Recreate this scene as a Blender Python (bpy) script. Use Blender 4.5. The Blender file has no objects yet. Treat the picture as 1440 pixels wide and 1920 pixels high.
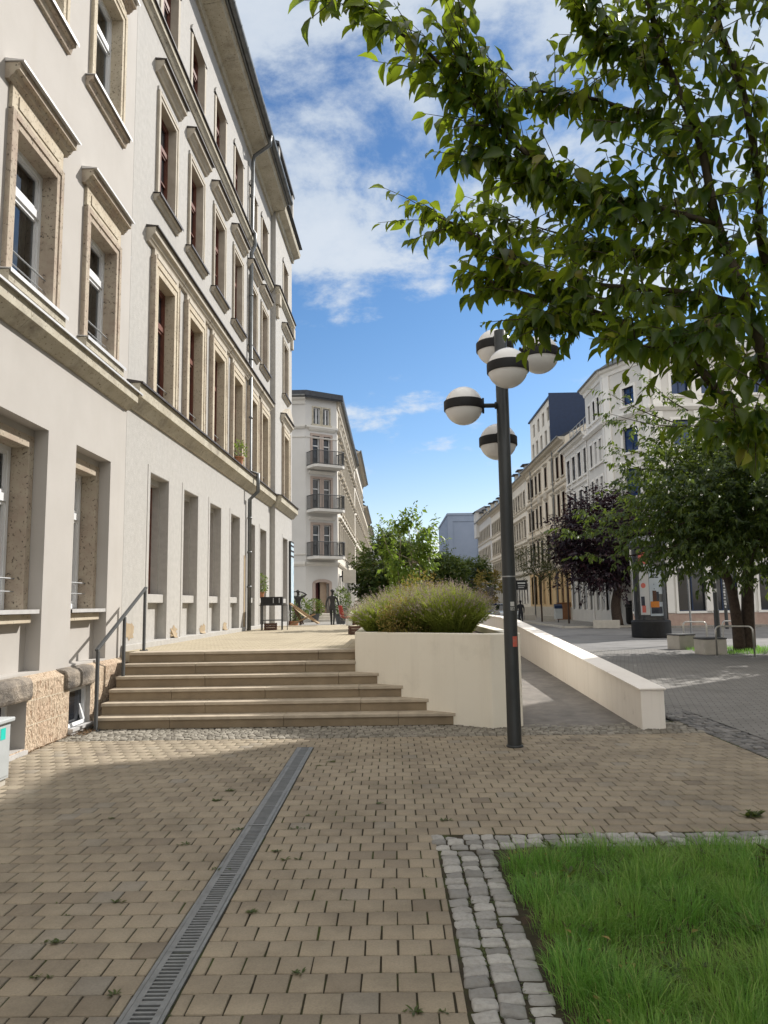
import bpy, math, random
import numpy as np
from mathutils import Matrix, Vector
random.seed(7); RNG = np.random.default_rng(11)
SC = bpy.context.scene; COL = SC.collection
PI = math.pi
# ------------------------------------------------------------------ camera
CAM_H = 1.66
def cam_basis(pitch, roll, yaw):
    f = np.array([math.sin(yaw)*math.cos(pitch), math.cos(yaw)*math.cos(pitch), math.sin(pitch)])
    r = np.array([math.cos(yaw), -math.sin(yaw), 0.0]); u = np.cross(r, f)
    return f, r*math.cos(roll)-u*math.sin(roll), u*math.cos(roll)+r*math.sin(roll)
CF, CR, CU = cam_basis(math.atan(172/1400), .0155, -math.radians(.5))
def at(x, y, Y):
    """point seen at photo pixel (x, y) and standing Y metres down the street"""
    d = CF + CR*(x-720)/1400 - CU*(y-960)/1400
    return np.array([0, 0, CAM_H]) + d*(Y/d[1])
cam = bpy.data.cameras.new('camera'); camo = bpy.data.objects.new('camera', cam); COL.objects.link(camo)
cam.sensor_fit = 'VERTICAL'; cam.sensor_height = 36; cam.lens = 1400*36/1920
cam.clip_start = .05; cam.clip_end = 3000
m = Matrix.Identity(4)
for i in range(3):
    m[i][0] = CR[i]; m[i][1] = CU[i]; m[i][2] = -CF[i]
m[2][3] = CAM_H
camo.matrix_world = m; SC.camera = camo

# ------------------------------------------------------------------ sun and sky
AZ, EL = math.radians(52), math.radians(38.5)
SUN = np.array([math.sin(AZ)*math.cos(EL), math.cos(AZ)*math.cos(EL), math.sin(EL)])
sl = bpy.data.lights.new('sun', 'SUN'); sl.energy = 4.2; sl.angle = math.radians(.5); sl.color = (1, .955, .89)
so = bpy.data.objects.new('sun', sl); COL.objects.link(so)
so.rotation_euler = Vector(-SUN).to_track_quat('-Z', 'Y').to_euler()
W = bpy.data.worlds.new('World'); SC.world = W; W.use_nodes = True
nt = W.node_tree; nt.nodes.clear()
def N(t, kind, **kw):
    n = t.nodes.new(kind)
    for k, v in kw.items():
        if k in n.inputs.keys() if isinstance(k, str) else False: n.inputs[k].default_value = v
        else: setattr(n, k, v)
    return n
def L(t, a, b): t.links.new(a, b)
def math_node(t, op, a, b=None, clamp=False):
    n = t.nodes.new('ShaderNodeMath'); n.operation = op; n.use_clamp = clamp
    for i, v in enumerate((a, b)):
        if v is None: continue
        if hasattr(v, 'is_output'): t.links.new(v, n.inputs[i])
        else: n.inputs[i].default_value = v
    return n.outputs[0]
def ramp(t, fac, stops, interp='LINEAR'):
    n = t.nodes.new('ShaderNodeValToRGB'); n.color_ramp.interpolation = interp
    e = n.color_ramp.elements
    while len(e) < len(stops): e.new(.5)
    for k, (p, c) in enumerate(stops):
        e[k].position = p; e[k].color = (c if len(c) == 4 else (*c, 1)) if hasattr(c, '__len__') else (c, c, c, 1)
    t.links.new(fac, n.inputs[0]); return n.outputs[0]
def mix(t, fac, a, b, mode='MIX'):
    n = t.nodes.new('ShaderNodeMix'); n.data_type = 'RGBA'; n.blend_type = mode
    for i, v in ((0, fac), (6, a), (7, b)):
        if hasattr(v, 'is_output'): t.links.new(v, n.inputs[i])
        elif i == 0: n.inputs[0].default_value = v
        else: n.inputs[i].default_value = (*v, 1) if len(v) == 3 else v
    return n.outputs[2]
sky = N(nt, 'ShaderNodeTexSky'); sky.sky_type = 'NISHITA'; sky.sun_disc = False
sky.sun_elevation = EL; sky.sun_rotation = AZ; sky.air_density = 1.0; sky.dust_density = .6; sky.ozone_density = 2.0
tc = N(nt, 'ShaderNodeTexCoord'); sep = N(nt, 'ShaderNodeSeparateXYZ'); L(nt, tc.outputs['Generated'], sep.inputs[0])
zz = math_node(nt, 'ADD', math_node(nt, 'MAXIMUM', sep.outputs[2], 0.0), .22)
cmb = N(nt, 'ShaderNodeCombineXYZ')
L(nt, math_node(nt, 'DIVIDE', sep.outputs[0], zz), cmb.inputs[0]); L(nt, math_node(nt, 'DIVIDE', sep.outputs[1], zz), cmb.inputs[1])
mp = N(nt, 'ShaderNodeMapping'); L(nt, cmb.outputs[0], mp.inputs[0]); mp.inputs['Location'].default_value = (17.7, 11.1, 0)
n1 = N(nt, 'ShaderNodeTexNoise'); L(nt, mp.outputs[0], n1.inputs['Vector'])
n1.inputs['Scale'].default_value = 3.0; n1.inputs['Detail'].default_value = 10; n1.inputs['Roughness'].default_value = .63; n1.inputs['Distortion'].default_value = .15
n2 = N(nt, 'ShaderNodeTexNoise'); L(nt, mp.outputs[0], n2.inputs['Vector']); n2.inputs['Scale'].default_value = .8; n2.inputs['Detail'].default_value = 2
cover = math_node(nt, 'ADD', math_node(nt, 'MULTIPLY', n1.outputs[0], .72), math_node(nt, 'MULTIPLY', n2.outputs[0], .28))
# more cloud high up, a clear band above the roofs
high = ramp(nt, sep.outputs[2], [(0.0, .055), (.12, .0), (.28, -.0), (.36, .06), (.60, .135)]) if False else None
hb = N(nt, 'ShaderNodeMapRange'); hb.inputs[1].default_value = .33; hb.inputs[2].default_value = .47; hb.inputs[3].default_value = -.06; hb.inputs[4].default_value = .075
L(nt, sep.outputs[2], hb.inputs[0])
cov = math_node(nt, 'ADD', cover, hb.outputs[0])
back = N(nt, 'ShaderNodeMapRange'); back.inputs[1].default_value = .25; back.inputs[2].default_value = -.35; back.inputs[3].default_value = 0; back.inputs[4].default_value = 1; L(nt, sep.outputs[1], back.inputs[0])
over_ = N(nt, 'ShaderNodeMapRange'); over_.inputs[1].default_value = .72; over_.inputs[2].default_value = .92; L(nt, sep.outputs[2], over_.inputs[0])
thick = math_node(nt, 'MAXIMUM', back.outputs[0], over_.outputs[0])      # unseen bright cloud added overhead and behind the viewer as fill light
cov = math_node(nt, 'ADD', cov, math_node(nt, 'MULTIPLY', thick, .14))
cmask = ramp(nt, cov, [(.475, 0), (.60, .84)], 'EASE')
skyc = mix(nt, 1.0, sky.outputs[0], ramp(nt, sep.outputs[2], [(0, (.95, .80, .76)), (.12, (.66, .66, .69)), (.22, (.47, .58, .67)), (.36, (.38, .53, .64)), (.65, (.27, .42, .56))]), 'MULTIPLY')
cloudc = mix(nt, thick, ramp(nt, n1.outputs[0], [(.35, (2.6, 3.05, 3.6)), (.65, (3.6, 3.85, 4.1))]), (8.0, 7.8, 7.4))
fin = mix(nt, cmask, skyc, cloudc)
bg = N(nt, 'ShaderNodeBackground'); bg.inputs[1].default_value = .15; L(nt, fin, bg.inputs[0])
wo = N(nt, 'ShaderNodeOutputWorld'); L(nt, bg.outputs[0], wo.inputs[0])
SC.view_settings.view_transform = 'Standard'; SC.view_settings.look = 'None'
SC.view_settings.exposure = .55; SC.view_settings.gamma = 1

# ------------------------------------------------------------------ materials
MATS = {}
def principled(name, col=(.5, .5, .5), rough=.7, metal=0.0, spec=.5):
    m = bpy.data.materials.new(name); m.use_nodes = True
    b = m.node_tree.nodes['Principled BSDF']
    b.inputs['Base Color'].default_value = (*col, 1); b.inputs['Roughness'].default_value = rough
    b.inputs['Metallic'].default_value = metal; b.inputs['Specular IOR Level'].default_value = spec
    MATS[name] = m; return m, m.node_tree, b
def obj_coord(t):
    return N(t, 'ShaderNodeTexCoord').outputs['Object']
def noise(t, vec, scale, detail=4, rough=.55, dist=0):
    n = N(t, 'ShaderNodeTexNoise'); L(t, vec, n.inputs['Vector'])
    n.inputs['Scale'].default_value = scale; n.inputs['Detail'].default_value = detail
    n.inputs['Roughness'].default_value = rough; n.inputs['Distortion'].default_value = dist
    return n.outputs[0]
def bump(t, b, h, strength=.3, dist=.01):
    n = N(t, 'ShaderNodeBump'); n.inputs['Strength'].default_value = strength; n.inputs['Distance'].default_value = dist
    L(t, h, n.inputs['Height']); L(t, n.outputs[0], b.inputs['Normal']); return n
def noisy(name, c1, c2, scale=4, rough=.8, bs=.25, bscale=60, bdist=.004, metal=0, spec=.3, detail=5, stain=None, stain_scale=.7, stain_amt=(.55, .75), streak=None):
    m, t, b = principled(name, c1, rough, metal, spec)
    v = obj_coord(t); f = noise(t, v, scale, detail, .62)
    c = mix(t, ramp(t, f, [(.35, 0), (.68, 1)]), c1, c2)
    if stain:
        s = ramp(t, noise(t, v, stain_scale, 6, .7), [(stain_amt[0], 0), (stain_amt[1], 1)])
        c = mix(t, s, c, stain)
    if streak:      # rain streaks running down the surface
        mq = N(t, 'ShaderNodeMapping'); L(t, v, mq.inputs[0]); mq.inputs['Scale'].default_value = (streak[1], streak[1], streak[1]*.06)
        c = mix(t, ramp(t, noise(t, mq.outputs[0], 1, 6, .68), [(.52, 0), (.78, streak[2])]), c, streak[0])
    L(t, c, b.inputs['Base Color'])
    if bs: bump(t, b, noise(t, v, bscale, 5, .65), bs, bdist)
    return m
noisy('plaster_beige', (.44, .416, .388), (.41, .386, .358), 1.3, .9, .3, 90, .004, streak=((.40, .37, .33), 3.0, .45))
noisy('plaster_white', (.435, .42, .396), (.37, .357, .336), 9, .9, .8, 38, .008, stain=(.40, .39, .37), stain_scale=1.4, stain_amt=(.52, .78), detail=8, streak=((.36, .345, .32), 3.4, .55))
noisy('plaster_grey', (.62, .60, .565), (.55, .535, .505), 1.0, .9, .1)
noisy('plaster_pale', (.71, .665, .59), (.63, .59, .525), .8, .9, .1)
noisy('plaster_cream', (.72, .645, .53), (.64, .57, .465), .8, .9, .1)
noisy('plaster_ochre', (.60, .44, .24), (.52, .38, .21), .8, .9, .1)
noisy('plaster_cool', (.56, .55, .535), (.51, .50, .485), .6, .9, .1)
noisy('trim_white', (.76, .74, .70), (.69, .67, .635), 1.5, .85, .1)
noisy('trim_stone', (.50, .455, .38), (.40, .355, .29), 3, .9, .3, 70, .005)
noisy('bluegrey', (.22, .26, .34), (.19, .23, .305), .25, .8, 0)
def sandstone(name, c1, c2, pit, pits=26, bs=.5):
    m, t, b = principled(name, c1, .92, 0, .2); v = obj_coord(t)
    c = mix(t, ramp(t, noise(t, v, 2.6, 5, .65), [(.35, 0), (.65, 1)]), c1, c2)
    p = ramp(t, noise(t, v, pits, 4, .65), [(.585, 0), (.665, 1)])
    g = ramp(t, noise(t, v, 1.7, 7, .75), [(.52, 0), (.76, .7)])
    c = mix(t, g, c, (.13, .11, .09)); c = mix(t, p, c, pit); L(t, c, b.inputs['Base Color'])
    h = math_node(t, 'SUBTRACT', math_node(t, 'MULTIPLY', noise(t, v, 55, 5, .7), .5), p); bump(t, b, h, bs, .008)
    return m
sandstone('sandstone', (.45, .395, .31), (.37, .295, .235), (.10, .082, .066), 26)
sandstone('sandstone_pale', (.55, .49, .385), (.47, .40, .30), (.16, .135, .10), 30, .4)
sandstone('sandstone_grey', (.50, .465, .38), (.41, .37, .29), (.2, .17, .13), 22, .35)
# rough-hewn base blocks
m, t, b = principled('rusticated', (.5, .4, .3), .95, 0, .15); v = obj_coord(t)
mpv = N(t, 'ShaderNodeMapping'); L(t, v, mpv.inputs[0]); mpv.inputs['Scale'].default_value = (1.7, 1.7, .75)
nz = noise(t, mpv.outputs[0], 17, 3, .6, .6)
c = mix(t, ramp(t, noise(t, v, 1.6, 5, .6), [(.35, 0), (.65, 1)]), (.58, .475, .355), (.49, .365, .265))
c = mix(t, ramp(t, nz, [(.54, 0), (.66, .85)]), c, (.26, .16, .10))
c = mix(t, ramp(t, noise(t, v, 2.2, 5, .7), [(.60, 0), (.8, .6)]), c, (.22, .19, .17)); L(t, c, b.inputs['Base Color'])
bump(t, b, math_node(t, 'SUBTRACT', 1.0, nz), 1.0, .06)
noisy('sooty_stone', (.40, .34, .27), (.20, .175, .15), 3.2, .95, 1.0, 26, .03, stain=(.075, .068, .062), stain_scale=2.0, stain_amt=(.42, .66))
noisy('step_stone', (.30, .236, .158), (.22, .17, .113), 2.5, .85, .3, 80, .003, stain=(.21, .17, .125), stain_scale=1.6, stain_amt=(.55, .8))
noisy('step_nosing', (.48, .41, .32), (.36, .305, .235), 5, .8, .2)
noisy('planter_plaster', (.86, .81, .70), (.82, .765, .655), .9, .85, .2, 60, .003, stain=(.70, .65, .55), stain_scale=1.5, stain_amt=(.55, .85), streak=((.62, .57, .48), 6, .3))
noisy('ramp_wall_plaster', (.86, .81, .755), (.81, .755, .695), 1.1, .85, .2, 60, .003, stain=(.5, .46, .41), stain_scale=2.3, stain_amt=(.62, .85), streak=((.60, .56, .51), 6, .4))
noisy('ramp_asphalt', (.21, .19, .17), (.145, .132, .12), 5, .9, .5, 160, .004, stain=(.10, .095, .085), stain_scale=.9, stain_amt=(.5, .75))
noisy('asphalt', (.20, .195, .19), (.155, .15, .146), 1.2, .85, .3, 120, .004, stain=(.09, .088, .085), stain_scale=.35, stain_amt=(.5, .7))
noisy('soil', (.075, .05, .032), (.045, .03, .02), 14, .95, .8, 60, .02)
noisy('concrete', (.50, .465, .405), (.42, .39, .34), 3, .85, .2)
noisy('concrete_dark', (.10, .10, .10), (.07, .07, .07), 6, .7, .1)
noisy('slate', (.055, .06, .07), (.035, .038, .046), 6, .55, .3, 14, .01)
noisy('zinc', (.17, .175, .175), (.11, .115, .115), 5, .42, .1, metal=.55, spec=.5)
noisy('zinc_cap', (.62, .61, .60), (.52, .51, .5), 5, .45, .05, metal=.3)
noisy('cap_dark', (.075, .062, .058), (.055, .048, .045), 4, .5, .05)
noisy('steel', (.40, .41, .42), (.33, .34, .35), 8, .42, .05, metal=.8)
noisy('galvanised', (.27, .28, .285), (.20, .21, .215), 9, .48, .1, metal=.55, stain=(.13, .13, .125), stain_scale=3, stain_amt=(.55, .75))
noisy('hoop_steel', (.62, .60, .56), (.5, .49, .46), 8, .28, 0, metal=.95)
noisy('dark_steel', (.055, .058, .060), (.038, .040, .042), 3, .48, .08, metal=.2, spec=.5)
noisy('pole_paint', (.030, .034, .036), (.020, .023, .025), 2, .42, .06, spec=.5)
noisy('rail_grey', (.062, .066, .068), (.045, .048, .05), 6, .55, .05, spec=.5)
noisy('black', (.012, .012, .013), (.018, .018, .019), 5, .55, 0)
noisy('bronze', (.035, .033, .030), (.06, .056, .05), 7, .38, .2, 30, .01, metal=.4)
noisy('frame_white', (.72, .73, .74), (.66, .67, .68), 3, .4, 0, spec=.5)
noisy('frame_brown', (.16, .058, .038), (.10, .036, .026), 5, .5, .1)
noisy('frame_dark', (.014, .030, .075), (.012, .024, .06), 4, .4, 0)
noisy('frame_cream', (.55, .47, .38), (.48, .41, .33), 4, .5, 0)
noisy('door_maroon', (.075, .018, .016), (.05, .012, .012), 4, .45, 0)
noisy('door_tan', (.34, .26, .19), (.28, .21, .16), 4, .5, 0)
noisy('terracotta', (.42, .20, .11), (.34, .155, .085), 6, .85, .1)
noisy('wood', (.34, .235, .135), (.24, .16, .09), 5, .7, .2)
noisy('wood_dark', (.11, .06, .042), (.075, .04, .03), 6, .75, .2)
noisy('canvas', (.40, .31, .20), (.33, .255, .165), 6, .9, .2)
noisy('red_plastic', (.36, .05, .03), (.30, .04, .028), 4, .4, 0)
noisy('bark', (.085, .060, .045), (.045, .032, .026), 12, .9, .8, 35, .02)
noisy('bark_grey', (.16, .135, .11), (.095, .08, .065), 12, .9, .7, 35, .02)
noisy('bark_pale', (.27, .235, .18), (.2, .17, .13), 8, .9, .3)
noisy('twig', (.075, .060, .036), (.055, .042, .028), 20, .8, .2)
noisy('cabinet_grey', (.44, .46, .46), (.38, .40, .40), 2.4, .55, .05, stain=(.27, .28, .27), stain_scale=4, stain_amt=(.6, .75))
noisy('car_blue', (.03, .075, .24), (.03, .075, .24), 2, .25, 0, spec=.6)
noisy('car_dark', (.02, .03, .055), (.02, .03, .055), 2, .25, 0, spec=.6)
noisy('car_silver', (.42, .46, .5), (.42, .46, .5), 2, .25, 0, metal=.4)
noisy('rubber', (.015, .015, .015), (.02, .02, .02), 3, .8, 0)
noisy('cloth_dark', (.02, .02, .024), (.03, .03, .034), 6, .9, 0)
noisy('skin', (.42, .26, .18), (.4, .24, .17), 6, .6, 0)
noisy('brown_board', (.22, .105, .05), (.17, .08, .04), 3, .7, .1)
noisy('sticker_teal', (.02, .55, .45), (.02, .5, .42), 4, .6, 0)
noisy('sticker_red', (.55, .09, .06), (.42, .16, .12), 30, .6, 0)
noisy('sticker_white', (.6, .6, .58), (.45, .45, .44), 40, .6, 0)
noisy('sign_yellow', (.62, .50, .06), (.58, .46, .06), 4, .6, 0)
noisy('banner', (.60, .66, .70), (.30, .46, .56), 3.2, .6, 0)
noisy('poster_light', (.60, .60, .585), (.50, .50, .49), 1.5, .5, 0)
noisy('poster_blue', (.42, .49, .56), (.54, .57, .59), 1.2, .5, 0)
noisy('poster_grey', (.17, .17, .165), (.10, .10, .10), 3, .5, 0)
noisy('poster_red', (.62, .12, .09), (.55, .18, .14), 4, .5, 0)
noisy('poster_orange', (.62, .24, .04), (.5, .16, .04), 5, .5, 0)
noisy('poster_ink', (.03, .035, .05), (.05, .055, .07), 5, .5, 0)
noisy('letter_grey', (.16, .16, .16), (.13, .13, .13), 4, .6, 0)
noisy('plinth_pink', (.40, .29, .245), (.33, .23, .19), 2.0, .8, .1, stain=(.45, .36, .29), stain_scale=1.6, stain_amt=(.5, .7))
noisy('balcony_stone', (.40, .325, .285), (.34, .275, .24), 2.0, .8, .1)
noisy('patch_ochre', (.38, .30, .20), (.31, .24, .16), 6, .9, .4)
noisy('debris', (.20, .12, .055), (.08, .05, .03), 40, .95, .6)
# glass: dark, mirror-like
def glass(name, c, c2=None, sc=1.2):
    m, t, b = principled(name, c, .04, 0, .5)
    if c2:
        v = obj_coord(t); L(t, mix(t, ramp(t, noise(t, v, sc, 2), [(.45, 0), (.55, 1)]), c, c2), b.inputs['Base Color'])
    return m
glass('pane_dark', (.018, .02, .024)); 
m = bpy.data.materials.new('clear_glass'); m.use_nodes = True; t = m.node_tree; t.nodes.clear(); MATS['clear_glass'] = m
fr = N(t, 'ShaderNodeFresnel'); fr.inputs[0].default_value = 1.9; tp = N(t, 'ShaderNodeBsdfTransparent'); tp.inputs[0].default_value = (.62, .66, .66, 1); gl = N(t, 'ShaderNodeBsdfGlossy'); gl.inputs['Roughness'].default_value = .03
ms = N(t, 'ShaderNodeMixShader'); L(t, fr.outputs[0], ms.inputs[0]); L(t, tp.outputs[0], ms.inputs[1]); L(t, gl.outputs[0], ms.inputs[2]); L(t, ms.outputs[0], N(t, 'ShaderNodeOutputMaterial').inputs[0])
noisy('curtain', (.62, .61, .60), (.52, .51, .50), 6, .9, 0)
glass('pane_curtain', (.10, .10, .10), (.025, .027, .03), 2.0)
glass('pane_blue', (.02, .045, .12)); glass('pane_brown', (.05, .035, .028))
m, t, b = principled('column_glass', (.9, .9, .9), .03, 0, .5); b.inputs['Transmission Weight'].default_value = 1; b.inputs['IOR'].default_value = 1.05
# opal lamp globe
m, t, b = principled('opal', (.78, .77, .76), .22, 0, .5); b.inputs['Subsurface Weight'].default_value = .25
b.inputs['Subsurface Radius'].default_value = (.05, .05, .05)
# leaves
def leafmat(name, stops, trans=(.30, .42, .03), tw=.45, rough=.42, patch=None):
    m = bpy.data.materials.new(name); m.use_nodes = True; t = m.node_tree; t.nodes.clear()
    g = N(t, 'ShaderNodeNewGeometry'); c = ramp(t, g.outputs['Random Per Island'], stops)
    if patch:      # patches of drier, yellower growth
        c = mix(t, ramp(t, noise(t, g.outputs['Position'], patch[1], 4, .65), [(.45, 0), (.68, patch[2])]), c, patch[0])
    b = N(t, 'ShaderNodeBsdfPrincipled'); b.inputs['Roughness'].default_value = rough; b.inputs['Specular IOR Level'].default_value = .35
    L(t, c, b.inputs['Base Color'])
    tr = N(t, 'ShaderNodeBsdfTranslucent'); L(t, mix(t, .75, c, trans), tr.inputs[0])
    ms = N(t, 'ShaderNodeMixShader'); ms.inputs[0].default_value = tw; L(t, b.outputs[0], ms.inputs[1]); L(t, tr.outputs[0], ms.inputs[2])
    o = N(t, 'ShaderNodeOutputMaterial'); L(t, ms.outputs[0], o.inputs[0]); MATS[name] = m
leafmat('leaf_cherry', [(0, (.012, .033, .009)), (.45, (.025, .06, .012)), (.8, (.048, .09, .014)), (.94, (.10, .135, .018)), (1, (.18, .14, .03))], (.40, .52, .03), .48, .34)
leafmat('leaf_cherry_far', [(0, (.013, .030, .009)), (.6, (.028, .055, .013)), (1, (.085, .115, .022))], (.28, .38, .04), .28)
leafmat('leaf_plum', [(0, (.009, .006, .011)), (.7, (.018, .009, .016)), (1, (.045, .015, .018))], (.10, .02, .03), .15)
leafmat('leaf_dark', [(0, (.03, .055, .016)), (.7, (.055, .095, .024)), (1, (.14, .13, .03))], (.25, .34, .05), .35)
leafmat('leaf_bright', [(0, (.04, .085, .012)), (.6, (.07, .13, .018)), (1, (.13, .17, .03))], (.30, .42, .05), .42)
leafmat('leaf_sparse', [(0, (.02, .03, .012)), (.7, (.04, .05, .02)), (1, (.10, .075, .03))], (.2, .2, .05), .3)
leafmat('grass_blade', [(0, (.05, .13, .022)), (.45, (.12, .27, .045)), (.85, (.23, .41, .085)), (.96, (.36, .44, .13)), (1, (.48, .42, .2))], (.26, .56, .08), .4, .45, ((.26, .36, .075), 2.2, .75))
leafmat('lavender_green', [(0, (.10, .145, .028)), (.6, (.20, .255, .045)), (1, (.33, .35, .09))], (.5, .57, .08), .43, .6)
leafmat('lavender_flower', [(0, (.24, .19, .19)), (.6, (.34, .28, .25)), (1, (.44, .37, .28))], (.4, .3, .3), .3, .8)
leafmat('leaf_yellowing', [(0, (.12, .13, .03)), (.6, (.24, .20, .05)), (1, (.38, .25, .10))], (.4, .32, .06), .35, .6)
leafmat('weed', [(0, (.04, .07, .015)), (1, (.09, .11, .03))], (.2, .25, .04), .3)
# paving: colour by stone
def paver_mat(name, stops, bscale=170, bs=.35, dirt=(.055, .05, .035), dirt_amt=(.58, .80), rough=.85):
    m, t, b = principled(name, (.4, .3, .2), rough, 0, .3); g = N(t, 'ShaderNodeNewGeometry'); v = obj_coord(t)
    c = ramp(t, g.outputs['Random Per Island'], stops)
    c = mix(t, ramp(t, noise(t, v, bscale*.6, 3, .7), [(.4, 0), (.75, .35)]), c, (.12, .10, .08))
    c = mix(t, ramp(t, noise(t, v, 1.1, 7, .72), [(dirt_amt[0], 0), (dirt_amt[1], .55)]), c, dirt)
    c = mix(t, ramp(t, noise(t, v, 5.5, 5, .7), [(.62, 0), (.85, .4)]), c, (.5, .45, .36))
    L(t, c, b.inputs['Base Color']); bump(t, b, noise(t, v, bscale, 4, .7), bs, .003)
paver_mat('paver_buff', [(0, (.21, .174, .132)), (.05, (.275, .23, .17)), (.35, (.31, .26, .192)), (.92, (.34, .287, .21)), (1, (.28, .25, .205))], 150, .9, (.065, .054, .038), (.45, .76))
paver_mat('cobble', [(0, (.20, .195, .183)), (.5, (.32, .312, .295)), (1, (.44, .427, .40))], 60, 1.0, (.10, .10, .075), (.52, .8), .8)
paver_mat('cobble_buff', [(0, (.16, .145, .12)), (.5, (.235, .215, .178)), (1, (.31, .285, .24))], 60, 1.0, (.09, .085, .07), (.5, .8), .8)
paver_mat('cobble_dark', [(0, (.10, .10, .10)), (.5, (.16, .155, .15)), (1, (.24, .23, .22))], 90, .8, (.06, .06, .05), (.55, .8), .8)
m, t, b = principled('joint_sand', (.1, .08, .05), .95, 0, .2); v = obj_coord(t)
c = mix(t, ramp(t, noise(t, v, 7, 5, .7), [(.35, 0), (.65, 1)]), (.05, .040, .026), (.032, .028, .018))
c = mix(t, ramp(t, noise(t, v, 3, 6, .7), [(.50, 0), (.64, .85)]), c, (.055, .075, .016)); L(t, c, b.inputs['Base Color']); bump(t, b, noise(t, v, 120, 4), .6, .006)
def brickmat(name, c1, c2, mortar, w, h, off=.5, ms=.006, rotz=0, bs=.4):
    m, t, b = principled(name, c1, .85, 0, .3); v = obj_coord(t)
    mpn = N(t, 'ShaderNodeMapping'); L(t, v, mpn.inputs[0]); mpn.inputs['Rotation'].default_value = (0, 0, rotz)
    br = N(t, 'ShaderNodeTexBrick'); L(t, mpn.outputs[0], br.inputs['Vector']); br.offset = off
    br.inputs['Scale'].default_value = 1; br.inputs['Brick Width'].default_value = w; br.inputs['Row Height'].default_value = h
    br.inputs['Mortar Size'].default_value = ms; br.inputs['Mortar Smooth'].default_value = .3; br.inputs['Bias'].default_value = -.1
    br.inputs['Color1'].default_value = (*c1, 1); br.inputs['Color2'].default_value = (*c2, 1); br.inputs['Mortar'].default_value = (*mortar, 1)
    c = mix(t, ramp(t, noise(t, v, .9, 6, .7), [(.5, 0), (.8, .5)]), br.outputs[0], mortar)
    c = mix(t, ramp(t, noise(t, v, 6, 4, .7), [(.55, 0), (.85, .4)]), c, c2)
    L(t, c, b.inputs['Base Color'])
    h_ = math_node(t, 'SUBTRACT', math_node(t, 'MULTIPLY', noise(t, v, 90, 3), .3), br.outputs[1]); bump(t, b, h_, bs, .01)
brickmat('terrace_paving', (.43, .37, .265), (.38, .325, .232), (.16, .13, .09), .21, .14)
brickmat('street_paving', (.215, .205, .19), (.18, .17, .158), (.07, .066, .058), .21, .11, rotz=.30)
brickmat('pavement_slabs', (.27, .255, .23), (.23, .215, .195), (.10, .095, .085), .35, .35)

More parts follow.
